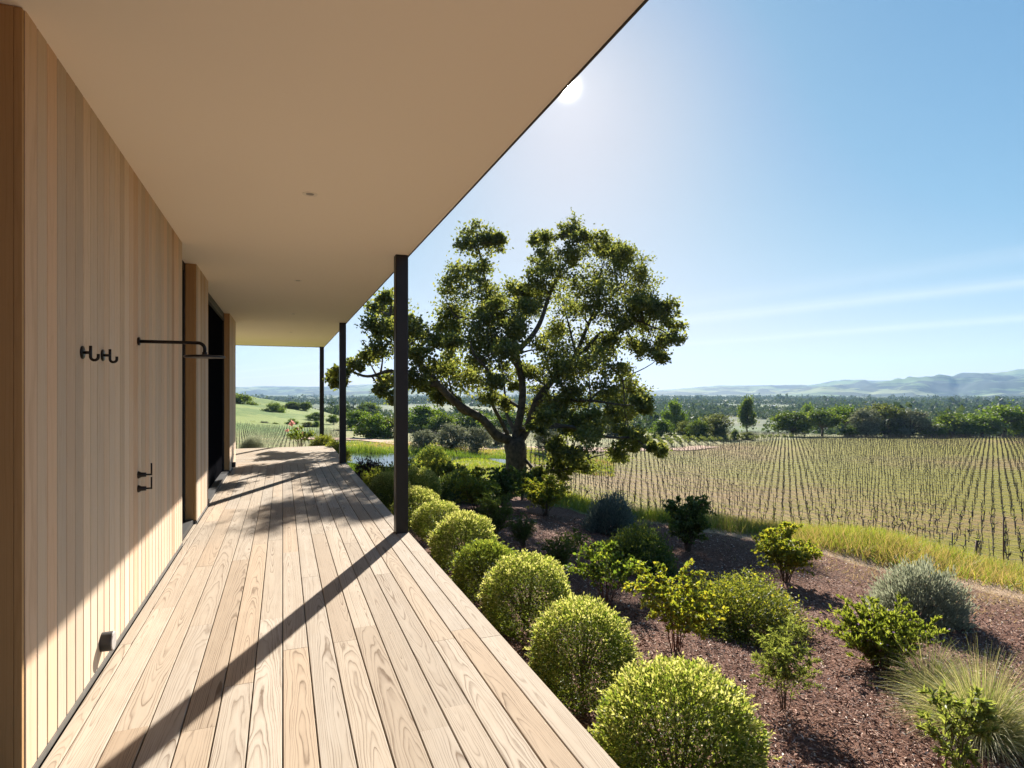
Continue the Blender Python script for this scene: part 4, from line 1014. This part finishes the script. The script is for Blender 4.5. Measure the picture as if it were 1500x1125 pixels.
TREES = [ # u centre, v base, d, width px, height px, kind, rot, label, category
 (1160, 640, 146, 56, 36, 'dark_round', .2, 'dark round oak standing right behind the brown vineyard, first of the line from the left'),
 (1204, 641, 148, 50, 38, 'dark_umbrella', 1.2, 'dark spreading tree in the vineyard tree line beside the first round oak'),
 (1184, 620, 205, 24, 26, 'mid_round', 2.1, 'small pale green tree peeking above the dark oaks behind the vineyard'),
 (1238, 637, 155, 42, 40, 'umbrella', .7, 'flat-topped green tree left of the tall brownish trees'),
 (1246, 639, 143, 22, 14, 'dark_bush', .4, 'small dark bush at the vineyard edge below the flat-topped tree'),
 (1268, 640, 145, 40, 42, 'silver_bush', .3, 'grey-green bushy tree leaning against the tallest brownish tree'),
 (1296, 640, 148, 56, 48, 'brown_bush', 1.9, 'tallest brownish-green tree of the vineyard tree line'),
 (1334, 640, 145, 56, 40, 'silver_bush', 2.5, 'broad silvery tree right of the tallest brownish tree'),
 (1394, 640, 145, 60, 34, 'dark_bush', 3.5, 'dark dome-shaped tree between silvery tree and twin umbrella trees'),
 (1368, 640, 143, 30, 18, 'mid_bush', 1.0, 'bright green low bush left of the dark dome-shaped tree'),
 (1440, 640, 146, 54, 30, 'mid_round', .9, 'light green tree left of the wide umbrella tree'),
 (1470, 641, 150, 76, 44, 'umbrella', 2.2, 'wide flat-crowned tree at the right end of the tree line'),
 (1506, 640, 148, 44, 40, 'mid_bush', .5, 'leafy green tree cut off at the right end of the tree line'),
 (988, 626, 165, 34, 37, 'mid_round', 2.8, 'lone round tree with a visible trunk beyond the small vineyard'),
 (1095, 620, 175, 28, 34, 'dark_tall', .1, 'lone dark lopsided tree standing in the far pale vineyard'),
 (1049, 637, 128, 46, 30, 'brown_bush', .9, 'large brownish round bush left of the lone dark tree'),
 (1022, 637, 126, 32, 22, 'dark_bush', 2.4, 'dark bush beside the large brownish one'),
 (1003, 637, 130, 22, 20, 'brown_bush', 1.4, 'thin brown shrub left of the dark bush'),
 (968, 637, 128, 34, 22, 'mid_bush', .4, 'mid green bush just right of the oak foliage'),
 (1077, 638, 126, 12, 9, 'dark_bush', .9, 'tiny dark shrub at the edge of the small vineyard'),
 (1094, 639, 126, 22, 6, 'brown_bush', .3, 'flat brown scrub beside the tiny dark shrub'),
 (622, 670, 64, 42, 40, 'olive', .3, 'grey olive tree by the dirt road, nearest to the black post'),
 (664, 667, 66, 52, 46, 'olive', 1.7, 'widest grey olive tree by the dirt road, second from the near post'),
 (699, 668, 65, 42, 42, 'olive', 2.9, 'slender grey olive tree close to the left of the oak trunk'),
 (727, 662, 74, 32, 36, 'olive', 4.2, 'faint grey olive tree seen between the oak limbs'),
 (800, 664, 70, 40, 38, 'olive', 5.1, 'grey olive tree by the dirt road right of the oak trunk'),
 (548, 650, 84, 56, 42, 'mid_round', .6, 'green round tree beyond the pond just right of the middle post'),
 (524, 632, 120, 44, 30, 'mid_round', 1.6, 'green tree behind the pond touching the middle post'),
 (572, 648, 86, 36, 36, 'brown_bush', 2.2, 'dark brownish tree beyond the pond left of the near post'),
 (618, 628, 120, 60, 34, 'mid_bush', .8, 'bright green tree group member behind the first olive tree'),
 (648, 634, 112, 44, 28, 'dark_bush', 1.8, 'dark low tree behind the second olive tree'),
 (540, 618, 240, 36, 28, 'dark_round', .5, 'dark compact tree in the valley just right of the middle post'),
 (690, 624, 150, 60, 22, 'dark_bush', 3.3, 'dark tree clump beyond the vines left of the oak limbs'),
 (740, 628, 140, 60, 22, 'mid_bush', 2.3, 'green tree clump beyond the vines behind the oak fork'),
 (835, 630, 135, 70, 22, 'dark_bush', 1.3, 'dark tree clump behind the drooping oak foliage'),
 (900, 632, 130, 50, 22, 'brown_bush', .9, 'brownish tree clump behind the lowest oak foliage'),
 (353, 603, 185, 40, 26, 'dark_bush', .9, 'dark oak on the green hill at the end of the house wall'),
 (402, 613, 165, 32, 22, 'mid_round', .7, 'spreading oak in the middle of the green hill'),
 (430, 602, 190, 22, 13, 'dark_round', .2, 'small dark oak on the crest of the green hill'),
 (448, 603, 190, 18, 14, 'dark_round', 2.2, 'small oak on the hill crest beside the far post'),
 (417, 602, 188, 24, 8, 'brown_bush', 2.9, 'brown scrub on the hill crest between the oaks'),
 (370, 627, 125, 16, 10, 'dark_bush', .5, 'round dark bush at the foot of the green hill, leftmost of the row'),
 (387, 627, 125, 16, 10, 'silver_bush', 1.5, 'grey bush at the foot of the green hill beside the round dark one'),
 (402, 627, 125, 15, 8, 'dark_bush', 2.5, 'low dark bush at the foot of the hill right of the grey bush'),
 (428, 626, 128, 18, 12, 'mid_round', .5, 'small round-headed tree at the foot of the green hill'),
 (450, 628, 122, 18, 10, 'brown_bush', .4, 'brown bush at the foot of the hill left of the far post'),
 (463, 628, 124, 14, 11, 'mid_bush', 1.4, 'grey-green bush right beside the far post on the hillside'),
 (462, 617, 150, 22, 12, 'mid_bush', 2.4, 'green bush on the hill slope just left of the far post'),
 (488, 622, 140, 20, 14, 'mid_round', .8, 'light green tree between the far and middle posts'),
]
for (u, v, d, w, h, kd, rz, lab) in TREES:
    W_ = 1.02 * w * d / F; Hh = h * d / F
    x, y = P2(u, d); zg = float(T(x, y)); zv = H_CAM - (v - 574) / F * d
    Hh = max(Hh + (zv - zg), Hh * .6) if zv > zg else Hh
    e = empty('tree' if 'bush' not in kd or h > 20 else 'bush', (x, y, min(zg, zv) if zv < zg - .3 else zg), rz); e.scale = (W_, W_, Hh)
    tag(e, lab, 'tree' if e.name.startswith('tree') else 'bush', 'trees around the vineyards and hill')
    for pn, me in TV[kd]: link(bpy.data.objects.new(pn, me), e)

# far woodland: valley of trees fading into haze
R_ = RNG(88); b = MB(); N = 13000
az = np.radians(R_.uniform(-36, 44, N)); dist = 230 * (2900 / 230) ** (R_.rand(N) ** .75)
x = dist * np.sin(az + TH); y = dist * np.cos(az + TH)
dens = vnoise(x, y, 260, 9)
uu, dd = ud(x, y)
keep = (dens > -.2) & ((uu > 480) | (dd > 620)) 
x, y, dist = x[keep], y[keep], dist[keep]; z = T(x, y)
for xi, yi, zi, di in zip(x, y, z, dist):
    hh = R_.uniform(3.5, 8.5) * (1.3 if di > 900 else 1) ; ww = hh * R_.uniform(1.1, 2.6)
    if R_.rand() < .05: hh *= 1.6; ww *= .6
    m = 46 if di < 700 else 26
    d_ = rdir(R_, m); d_[:, 2] = np.abs(d_[:, 2]) * 1.0
    Pp = np.array((xi, yi, zi)) + d_ * np.array((ww * .5, ww * .5, hh * .95)) * (.4 + .6 * R_.rand(m) ** .5)[:, None]
    L = hh * (.24 if m > 30 else .40) * (.6 + .8 * R_.rand(m))
    add_leaves(b, R_, Pp, rdir(R_, m), L, L * .8, DIAMOND, 0)
o = b.build('far_woodland', M['far_tree']); tag(o, 'hazy mass of trees filling the valley below the hills', 'woodland', kind='stuff')

# far farm buildings
k_ = [(1128, 593.5, 900, 16, 3.5, 'long white-roofed farm shed among the valley trees'), (955, 596, 800, 10, 4, 'small pale building in the valley beside the oak crown'),
      (1440, 598.5, 760, 30, 4, 'long low pale greenhouse in the valley at right'), (492, 607, 420, 18, 5, 'dark-walled farm house with pale roof between the posts'), (545, 606, 440, 14, 4, 'low pale farm shed right of the middle post')]
M['shed'] = mat_plain('shed_wall', (0.35, 0.33, 0.30), .8, .1); M['shed_roof'] = mat_plain('shed_roof', (0.72, 0.72, 0.72), .5, .1)
for (u, v, d, wm, hm, lab) in k_:
    x, y = P2(u, d); zt = H_CAM - (v - 574) / F * d
    e = empty('farm_building', (x, y, zt - hm), -TH); tag(e, lab, 'building', 'farm buildings in the valley')
    b = MB(); b.box(-wm / 2, wm / 2, -4, 4, -4, hm * .6); b.build('wall', M['shed'], e)
    b = MB(); V = [(-wm / 2 - .4, -4.5, hm * .6), (wm / 2 + .4, -4.5, hm * .6), (wm / 2 + .4, 0, hm), (-wm / 2 - .4, 0, hm), (-wm / 2 - .4, 4.5, hm * .6), (wm / 2 + .4, 4.5, hm * .6)]
    b.add(V, [(0, 1, 2, 3), (3, 2, 5, 4)]); b.build('roof', M['shed_roof'], e)

# ------------------------------------------------------------------ vineyard
RD = np.array((-.49, .872)); CD = np.array((.872, .49))    # along the rows / across them
def vine_mesh(seed, near=True):
    R_ = RNG(seed); b = MB(); n = 6 if near else 3
    h = .50 + .25 * R_.rand()
    b.tube(np.array([(0, 0, -.05), (R_.normal() * .03, R_.normal() * .03, h * .4), (R_.normal() * .04, R_.normal() * .04, h * .75), (R_.normal() * .03, R_.normal() * .03, h)]), [.026, .020, .022, .032], n)
    for sg in (-1, 1):
        for j in range(R_.randint(1, 3) if near else 1):
            if R_.rand() < .3: continue
            e = np.array((RD[0] * sg * (.06 + .16 * R_.rand()), RD[1] * sg * (.06 + .16 * R_.rand()), h + .02 + .14 * R_.rand())) + R_.normal(size=3) * .04
            b.tube(np.array([(0, 0, h - .04), (e[0] * .6, e[1] * .6, h + .03), tuple(e)]), [.020, .015, .008], max(4, n - 2))
    if near:
        m = 9; P = np.array((0, 0, h + .12)) + R_.normal(size=(m, 3)) * np.array((.1, .1, .07)); L = .04 + .04 * R_.rand(m)
        add_leaves(b, R_, P, rdir(R_, m), L, L * .8, DIAMOND, 1)
    return b
VM = [bm_mesh(vine_mesh(200 + i), 'grapevine', [M['vine_wood'], M['vineleaf']]) for i in range(6)]
bs = MB(); bs.tube(np.array([(.03, .03, -.05), (.03, .035, .5), (.03, .03, 1.12)]), .011, 5)
SM = bm_mesh(bs, 'stake', M['stake'])
R_ = RNG(300); SP, RS = .56, 2.2
pts = []; rows_rng = {}
for si in range(-60, 160):
    for ti in range(-90, 380):
        q = CD * (si * RS) + RD * (ti * SP) + CD * 10
        pts.append((q[0], q[1], si, ti))
pts = np.array(pts); uu, dd = ud(pts[:, 0], pts[:, 1])
inb = (dd > 5) & (uu > 770) & (uu < 1640) & (dd > vine_near(uu)) & (dd < vine_far(uu))
pts = pts[inb]; uu = uu[inb]; dd = dd[inb]
vis = (uu > 790) & (uu < 1520)
order = np.argsort(dd + 1000 * (~vis)); 
idx_near = order[:290]; rest = order[290:]
SMB = None
for c_, i in enumerate(idx_near):
    x, y = pts[i, :2] + R_.normal(size=2) * .05
    o = bpy.data.objects.new('grapevine', VM[R_.randint(6)]); o.location = (x, y, float(T(x, y)))
    o.rotation_euler = (R_.normal() * .06, R_.normal() * .06, (R_.rand() < .5) * math.pi); sc_ = R_.uniform(.85, 1.25); o.scale = (sc_, sc_, sc_)
    tag(o, 'short bare grapevine with a few shoots tied to a thin stake in the brown vineyard', 'grapevine', 'nearest grapevines of the brown vineyard')
    link(o)
    if R_.rand() < .75:
        st = bpy.data.objects.new('stake', SM); st.scale = (1, 1, R_.uniform(.8, 1.15)); link(st, o)
# remaining vines in one object
base_far = [vine_mesh(400 + i, False) for i in range(5)]
def merge_copies(name, templates, X, Y, mats, label, cat, stake=True, hs=1.0):
    b = MB(); tv = [(np.vstack(t.v), np.vstack(t.q)) for t in templates]
    Z = T(X, Y); pick = R_.randint(len(tv), size=len(X)); sc_ = R_.uniform(.8, 1.25, len(X)) * hs
    for kx, (v_, q_) in enumerate(tv):
        w = np.where(pick == kx)[0]
        if len(w) == 0: continue
        O = np.stack([X[w], Y[w], Z[w]], 1)
        VV = (v_[None] * sc_[w][:, None, None] + O[:, None]).reshape(-1, 3)
        QQ = (np.arange(len(w))[:, None, None] * len(v_) + q_[None]).reshape(-1, 4)
        b.add(VV, QQ, 0)
    if stake:
        w = np.where(R_.rand(len(X)) < .8)[0]; O = np.stack([X[w], Y[w], Z[w]], 1); r_ = .013
        t = np.array([(r_, 0, -.05), (-r_, r_, -.05), (-r_, -r_, -.05), (r_, 0, 1.1), (-r_, r_, 1.1), (-r_, -r_, 1.1)]) + np.array((.03, .03, 0))
        q_ = np.array([(0, 1, 4, 3), (1, 2, 5, 4), (2, 0, 3, 5)])
        hz = R_.uniform(.8, 1.2, len(w)) * hs; tt = t[None] * np.stack([np.ones(len(w)), np.ones(len(w)), hz], 1)[:, None]
        b.add((tt + O[:, None]).reshape(-1, 3), (np.arange(len(w))[:, None, None] * 6 + q_[None]).reshape(-1, 4), 1)
    o = b.build(name, mats); tag(o, label, cat, kind='stuff'); return o
jx = pts[rest, 0] + R_.normal(size=len(rest)) * .05; jy = pts[rest, 1] + R_.normal(size=len(rest)) * .05
merge_copies('vineyard_vines', base_far, jx, jy, [M['vine_wood'], M['stake']], 'thousands of small bare vines in rows across the brown vineyard', 'vineyard')
# green block left of the oak and behind the olives, and pale block by the lone tree
def block(name, u0, u1, d0, d1, sp, rs, ang, label, hs=1.0):
    a = math.radians(ang) + TH; rd = np.array((math.sin(a), math.cos(a))); cd = np.array((math.cos(a), -math.sin(a)))
    c = np.array(P2((u0 + u1) / 2, (d0 + d1) / 2)); s_, t_ = np.meshgrid(np.arange(-70, 71) * rs, np.arange(-140, 141) * sp, indexing='ij')
    Q_ = c + s_.ravel()[:, None] * cd + t_.ravel()[:, None] * rd
    a_, b_ = ud(Q_[:, 0], Q_[:, 1]); kp = (a_ > u0) & (a_ < u1) & (b_ > d0) & (b_ < d1)
    Q_ = Q_[kp]
    merge_copies(name, base_far, Q_[:, 0], Q_[:, 1], [M['vine_wood'], M['stake']], label, 'vineyard', True, hs)
block('hillside_vines', 300, 500, 46, 112, .9, 1.7, 55, 'rows of small vines in the green vineyard below the hill', .75)
block('roadside_vines', 600, 900, 76, 118, 1.2, 2.2, -38, 'rows of vines behind the olive trees and dirt road', 1.1)
block('distant_vines', 1060, 1180, 135, 190, 1.4, 2.4, 35, 'pale rows of vines around the lone dark tree', 1.1)
# small leafy block: each row an object
a = math.atan((925 - 750) / F) + TH; rd = np.array((math.sin(a), math.cos(a))); cd = np.array((math.cos(a), -math.sin(a)))
def row_near(u): return np.interp(u, [880, 960, 1040, 1130, 1180], [86, 98, 110, 126, 132])
R_ = RNG(301)
for i in range(44):
    c = np.array(P2(905, 80)) + cd * (i * 1.75)
    t = np.arange(0, 90, .45); q = c + t[:, None] * rd; a_, b_ = ud(q[:, 0], q[:, 1])
    far_lim = np.interp(a_, [880, 1000, 1100, 1180], [122, 123, 128, 134])
    kp = (b_ > row_near(a_)) & (b_ < far_lim) & (a_ > 895) & (a_ < 1180)
    q = q[kp]
    if len(q) < 6: continue
    z = T(q[:, 0], q[:, 1]); b = MB(); m = len(q) * 7
    ix = R_.randint(len(q), size=m)
    P = np.stack([q[ix, 0], q[ix, 1], z[ix] + .55 + .35 * R_.rand(m)], 1) + R_.normal(size=(m, 3)) * np.array((.12, .12, .1))
    L = .25 + .15 * R_.rand(m); add_leaves(b, R_, P, rdir(R_, m), L, L * .7, DIAMOND, 0)
    for kx in range(0, len(q), 4):
        b.tube(np.array([(q[kx, 0], q[kx, 1], z[kx] - .05), (q[kx, 0], q[kx, 1], z[kx] + .5), (q[kx, 0], q[kx, 1], z[kx] + 1.0)]), .03, 4, 1)
    o = b.build('vine_row', [M['tree_d'], M['vine_wood']]); tag(o, 'thin dark leafy vine row in the small vineyard right of the oak', 'vine row', 'rows of the small leafy vineyard')
# drip lines
cnt = 0
for si in sorted(set(pts[:, 2].astype(int))):
    w = pts[:, 2] == si
    if not (w & (dd < 85)).any(): continue
    sel = pts[w & (dd < 85)]
    if len(sel) < 4: continue
    t = np.sort(sel[:, 3]); t = np.arange(t[0], t[-1] + 1); q = CD * (si * RS + 10) + RD * (t * SP)[:, None]
    P = np.stack([q[:, 0], q[:, 1], T(q[:, 0], q[:, 1]) + .42 + .03 * np.sin(t * 1.7)], 1)
    b = MB(); b.tube(P, .010, 4, caps=False); o = b.build('drip_line', M['drip'])
    tag(o, 'pale irrigation line strung along a row of the brown vineyard', 'irrigation line', 'irrigation lines of the brown vineyard')
# posts
def vpost(u, d, h, rad, lean, label):
    x, y = P2(u, d); o = MB(); o.tube(np.array([(0, 0, -.2), (lean * .5, 0, h * .5), (lean, 0, h)]), rad, 8)
    q = o.build('vineyard_post', M['postwood'] if rad > .03 else M['stake'], None, True, (x, y, float(T(x, y)))); tag(q, label, 'post', 'posts standing in the brown vineyard')
vpost(1470, 27.2, 2.35, .032, 0, 'tall thin post rising above the vines at lower right of the vineyard')
vpost(1427, 27.6, 1.25, .06, .22, 'thick reddish wooden post leaning at the lower edge of the vineyard')
vpost(1395, 28.2, 1.5, .03, .0, 'thin dark post left of the thick leaning one')
vpost(1094, 33.5, 2.1, .032, .0, 'tall thin post standing alone in the left part of the vineyard')
vpost(1265, 32.0, 1.5, .03, .0, 'thin dark post near the grass edge above the silvery shrub')

# ------------------------------------------------------------------ haze
b = MB()
zmax = float(Z.max()) if hasattr(Z, 'max') else 300
b.box(-8600, 9600, -9600, 9600, -60, 560)
k = NT('haze_air')
vol = k.n('ShaderNodeVolumePrincipled', {'Color': (0.42, 0.66, 1.0, 1), 'Density': 0.000075, 'Anisotropy': 0.1})
k.t.links.new(vol.outputs[0], k.out.inputs['Volume'])
o = b.build('haze', k.mat); tag(o, 'pale blue summer haze between the valley and the hills', 'haze', kind='stuff')

# ------------------------------------------------------------------ light
SUN = unit(np.array((.4527, .8968, .5186)))
el = math.asin(SUN[2]); azs = math.atan2(SUN[0], SUN[1])
w = bpy.data.worlds.new('World'); SC.world = w; w.use_nodes = True
nt = w.node_tree; nt.nodes.clear()
out = nt.nodes.new('ShaderNodeOutputWorld'); bg = nt.nodes.new('ShaderNodeBackground')
sky = nt.nodes.new('ShaderNodeTexSky'); sky.sky_type = 'NISHITA'; sky.sun_disc = False
sky.sun_elevation = el; sky.sun_rotation = azs; sky.air_density = 1.0; sky.dust_density = 0.4; sky.ozone_density = 1.6; sky.altitude = 100
SKY_STRENGTH = 0.10
SKY_SHOULDER = (3.25, 2.75, 2.6)
SKY_TINT = (0.080, 0.176, 0.375)
SKY_POW = (1.72, 1.5, 1.3)
SKY_LOW = (.215, .425, .75)
CLOUD = (2.75, 2.72, 2.62, 1)
bg.inputs['Strength'].default_value = SKY_STRENGTH
def vm(op, a, b=None, c=None):
    nd = nt.nodes.new('ShaderNodeVectorMath'); nd.operation = op
    for i_, v_ in enumerate((a, b, c)):
        if v_ is None: continue
        if isinstance(v_, bpy.types.NodeSocket): nt.links.new(v_, nd.inputs[i_])
        else: nd.inputs[i_].default_value = v_
    return nd.outputs['Value'] if op == 'DOT_PRODUCT' else nd.outputs[0]
def mm(op, a, b=None, c=None, clamp=False):
    nd = nt.nodes.new('ShaderNodeMath'); nd.operation = op; nd.use_clamp = clamp
    for i_, v_ in enumerate((a, b, c)):
        if v_ is None: continue
        if isinstance(v_, bpy.types.NodeSocket): nt.links.new(v_, nd.inputs[i_])
        else: nd.inputs[i_].default_value = v_
    return nd.outputs[0]
# film-like shoulder on the physical sky, so that the part near the sun keeps its blue
ss = nt.nodes.new('ShaderNodeSeparateColor'); nt.links.new(sky.outputs[0], ss.inputs[0])
sc3 = nt.nodes.new('ShaderNodeCombineXYZ')
for i_ in range(3):
    a_ = mm('MULTIPLY', mm('POWER', mm('MAXIMUM', ss.outputs[i_], 0.0), SKY_POW[i_]), SKY_TINT[i_])
    a_ = mm('MAXIMUM', a_, mm('MULTIPLY', ss.outputs[i_], SKY_LOW[i_]))
    nt.links.new(mm('DIVIDE', a_, mm('ADD', mm('DIVIDE', a_, SKY_SHOULDER[i_]), 1.0)), sc3.inputs[i_])
col = sc3.outputs[0]
tc = nt.nodes.new('ShaderNodeTexCoord').outputs['Generated']
sp_ = nt.nodes.new('ShaderNodeSeparateXYZ'); nt.links.new(tc, sp_.inputs[0])
zz = mm('MAXIMUM', sp_.outputs[2], 0.02)
px_ = mm('DIVIDE', sp_.outputs[0], zz); py_ = mm('DIVIDE', sp_.outputs[1], zz)
nn = mm('ADD', mm('MULTIPLY', px_, .961), mm('MULTIPLY', py_, .276)); aa = mm('SUBTRACT', mm('MULTIPLY', py_, .961), mm('MULTIPLY', px_, .276))
cv = nt.nodes.new('ShaderNodeCombineXYZ'); nt.links.new(mm('MULTIPLY', nn, 1.6), cv.inputs[0]); nt.links.new(mm('MULTIPLY', aa, .22), cv.inputs[1])
no = nt.nodes.new('ShaderNodeTexNoise'); nt.links.new(cv.outputs[0], no.inputs['Vector']); no.inputs['Scale'].default_value = 1.0; no.inputs['Detail'].default_value = 6; no.inputs['Roughness'].default_value = .6
def bandf(c_, w_): 
    d_ = mm('DIVIDE', mm('SUBTRACT', mm('ADD', nn, mm('MULTIPLY', mm('SUBTRACT', no.outputs[0], .5), .7)), c_), w_)
    return mm('POWER', 2.718, mm('MULTIPLY', mm('MULTIPLY', d_, d_), -1.0))
cl = mm('ADD', mm('ADD', mm('MULTIPLY', bandf(6.95, .42), .75), mm('MULTIPLY', bandf(10.3, .6), .7)), mm('MULTIPLY', bandf(5.6, .3), .25))
cl = mm('MULTIPLY', cl, mm('MULTIPLY', no.outputs[0], 0.75), clamp=True)
mx = nt.nodes.new('ShaderNodeMix'); mx.data_type = 'RGBA'
nt.links.new(cl, mx.inputs[0]); nt.links.new(col, mx.inputs[6]); mx.inputs[7].default_value = CLOUD
dt = mm('MAXIMUM', vm('DOT_PRODUCT', tc, tuple(float(q) for q in SUN)), 0.0)
glow = mm('ADD', mm('MULTIPLY', mm('POWER', dt, 70000.0), 900.0), mm('ADD', mm('MULTIPLY', mm('POWER', dt, 14000.0), 12.0), mm('MULTIPLY', mm('POWER', dt, 500.0), 0.25)))
gl = vm('MULTIPLY', (1.0, .95, .86), (1, 1, 1)); sc_n = nt.nodes.new('ShaderNodeVectorMath'); sc_n.operation = 'SCALE'
nt.links.new(gl, sc_n.inputs[0]); nt.links.new(glow, sc_n.inputs['Scale'])
col = vm('ADD', mx.outputs[2], sc_n.outputs[0])
nt.links.new(col, bg.inputs['Color']); nt.links.new(bg.outputs[0], out.inputs[0])
ld = bpy.data.lights.new('sun', 'SUN'); ld.energy = 4.4; ld.angle = math.radians(0.5); ld.color = (1.0, 0.94, 0.85)
lo = link(bpy.data.objects.new('sun', ld))
from mathutils import Vector
lo.rotation_euler = Vector(SUN).to_track_quat('Z', 'Y').to_euler()
lo.location = tuple(SUN * 60)

# ------------------------------------------------------------------ camera and render settings
cam = bpy.data.cameras.new('camera'); cam.sensor_width = 36.0; cam.lens = 36.0 * F / 1500.0
cam.shift_y = 11.5 / 1500.0; cam.clip_start = 0.05; cam.clip_end = 30000
co = link(bpy.data.objects.new('camera', cam)); co.location = (0, 0, H_CAM); co.rotation_euler = (math.pi / 2, 0, -TH)
SC.camera = co
SC.view_settings.view_transform = 'Standard'; SC.view_settings.look = 'None'
SC.view_settings.exposure = 2.0; SC.view_settings.gamma = 1.0
SC.render.engine = 'CYCLES'
cy = SC.cycles
cy.max_bounces = 8; cy.diffuse_bounces = 4; cy.glossy_bounces = 2; cy.transmission_bounces = 3; cy.transparent_max_bounces = 6; cy.volume_bounces = 0
cy.sample_clamp_indirect = 6.0; cy.caustics_reflective = False; cy.caustics_refractive = False
cy.use_denoising = True
try: cy.denoiser = 'OPENIMAGEDENOISE'
except Exception: pass
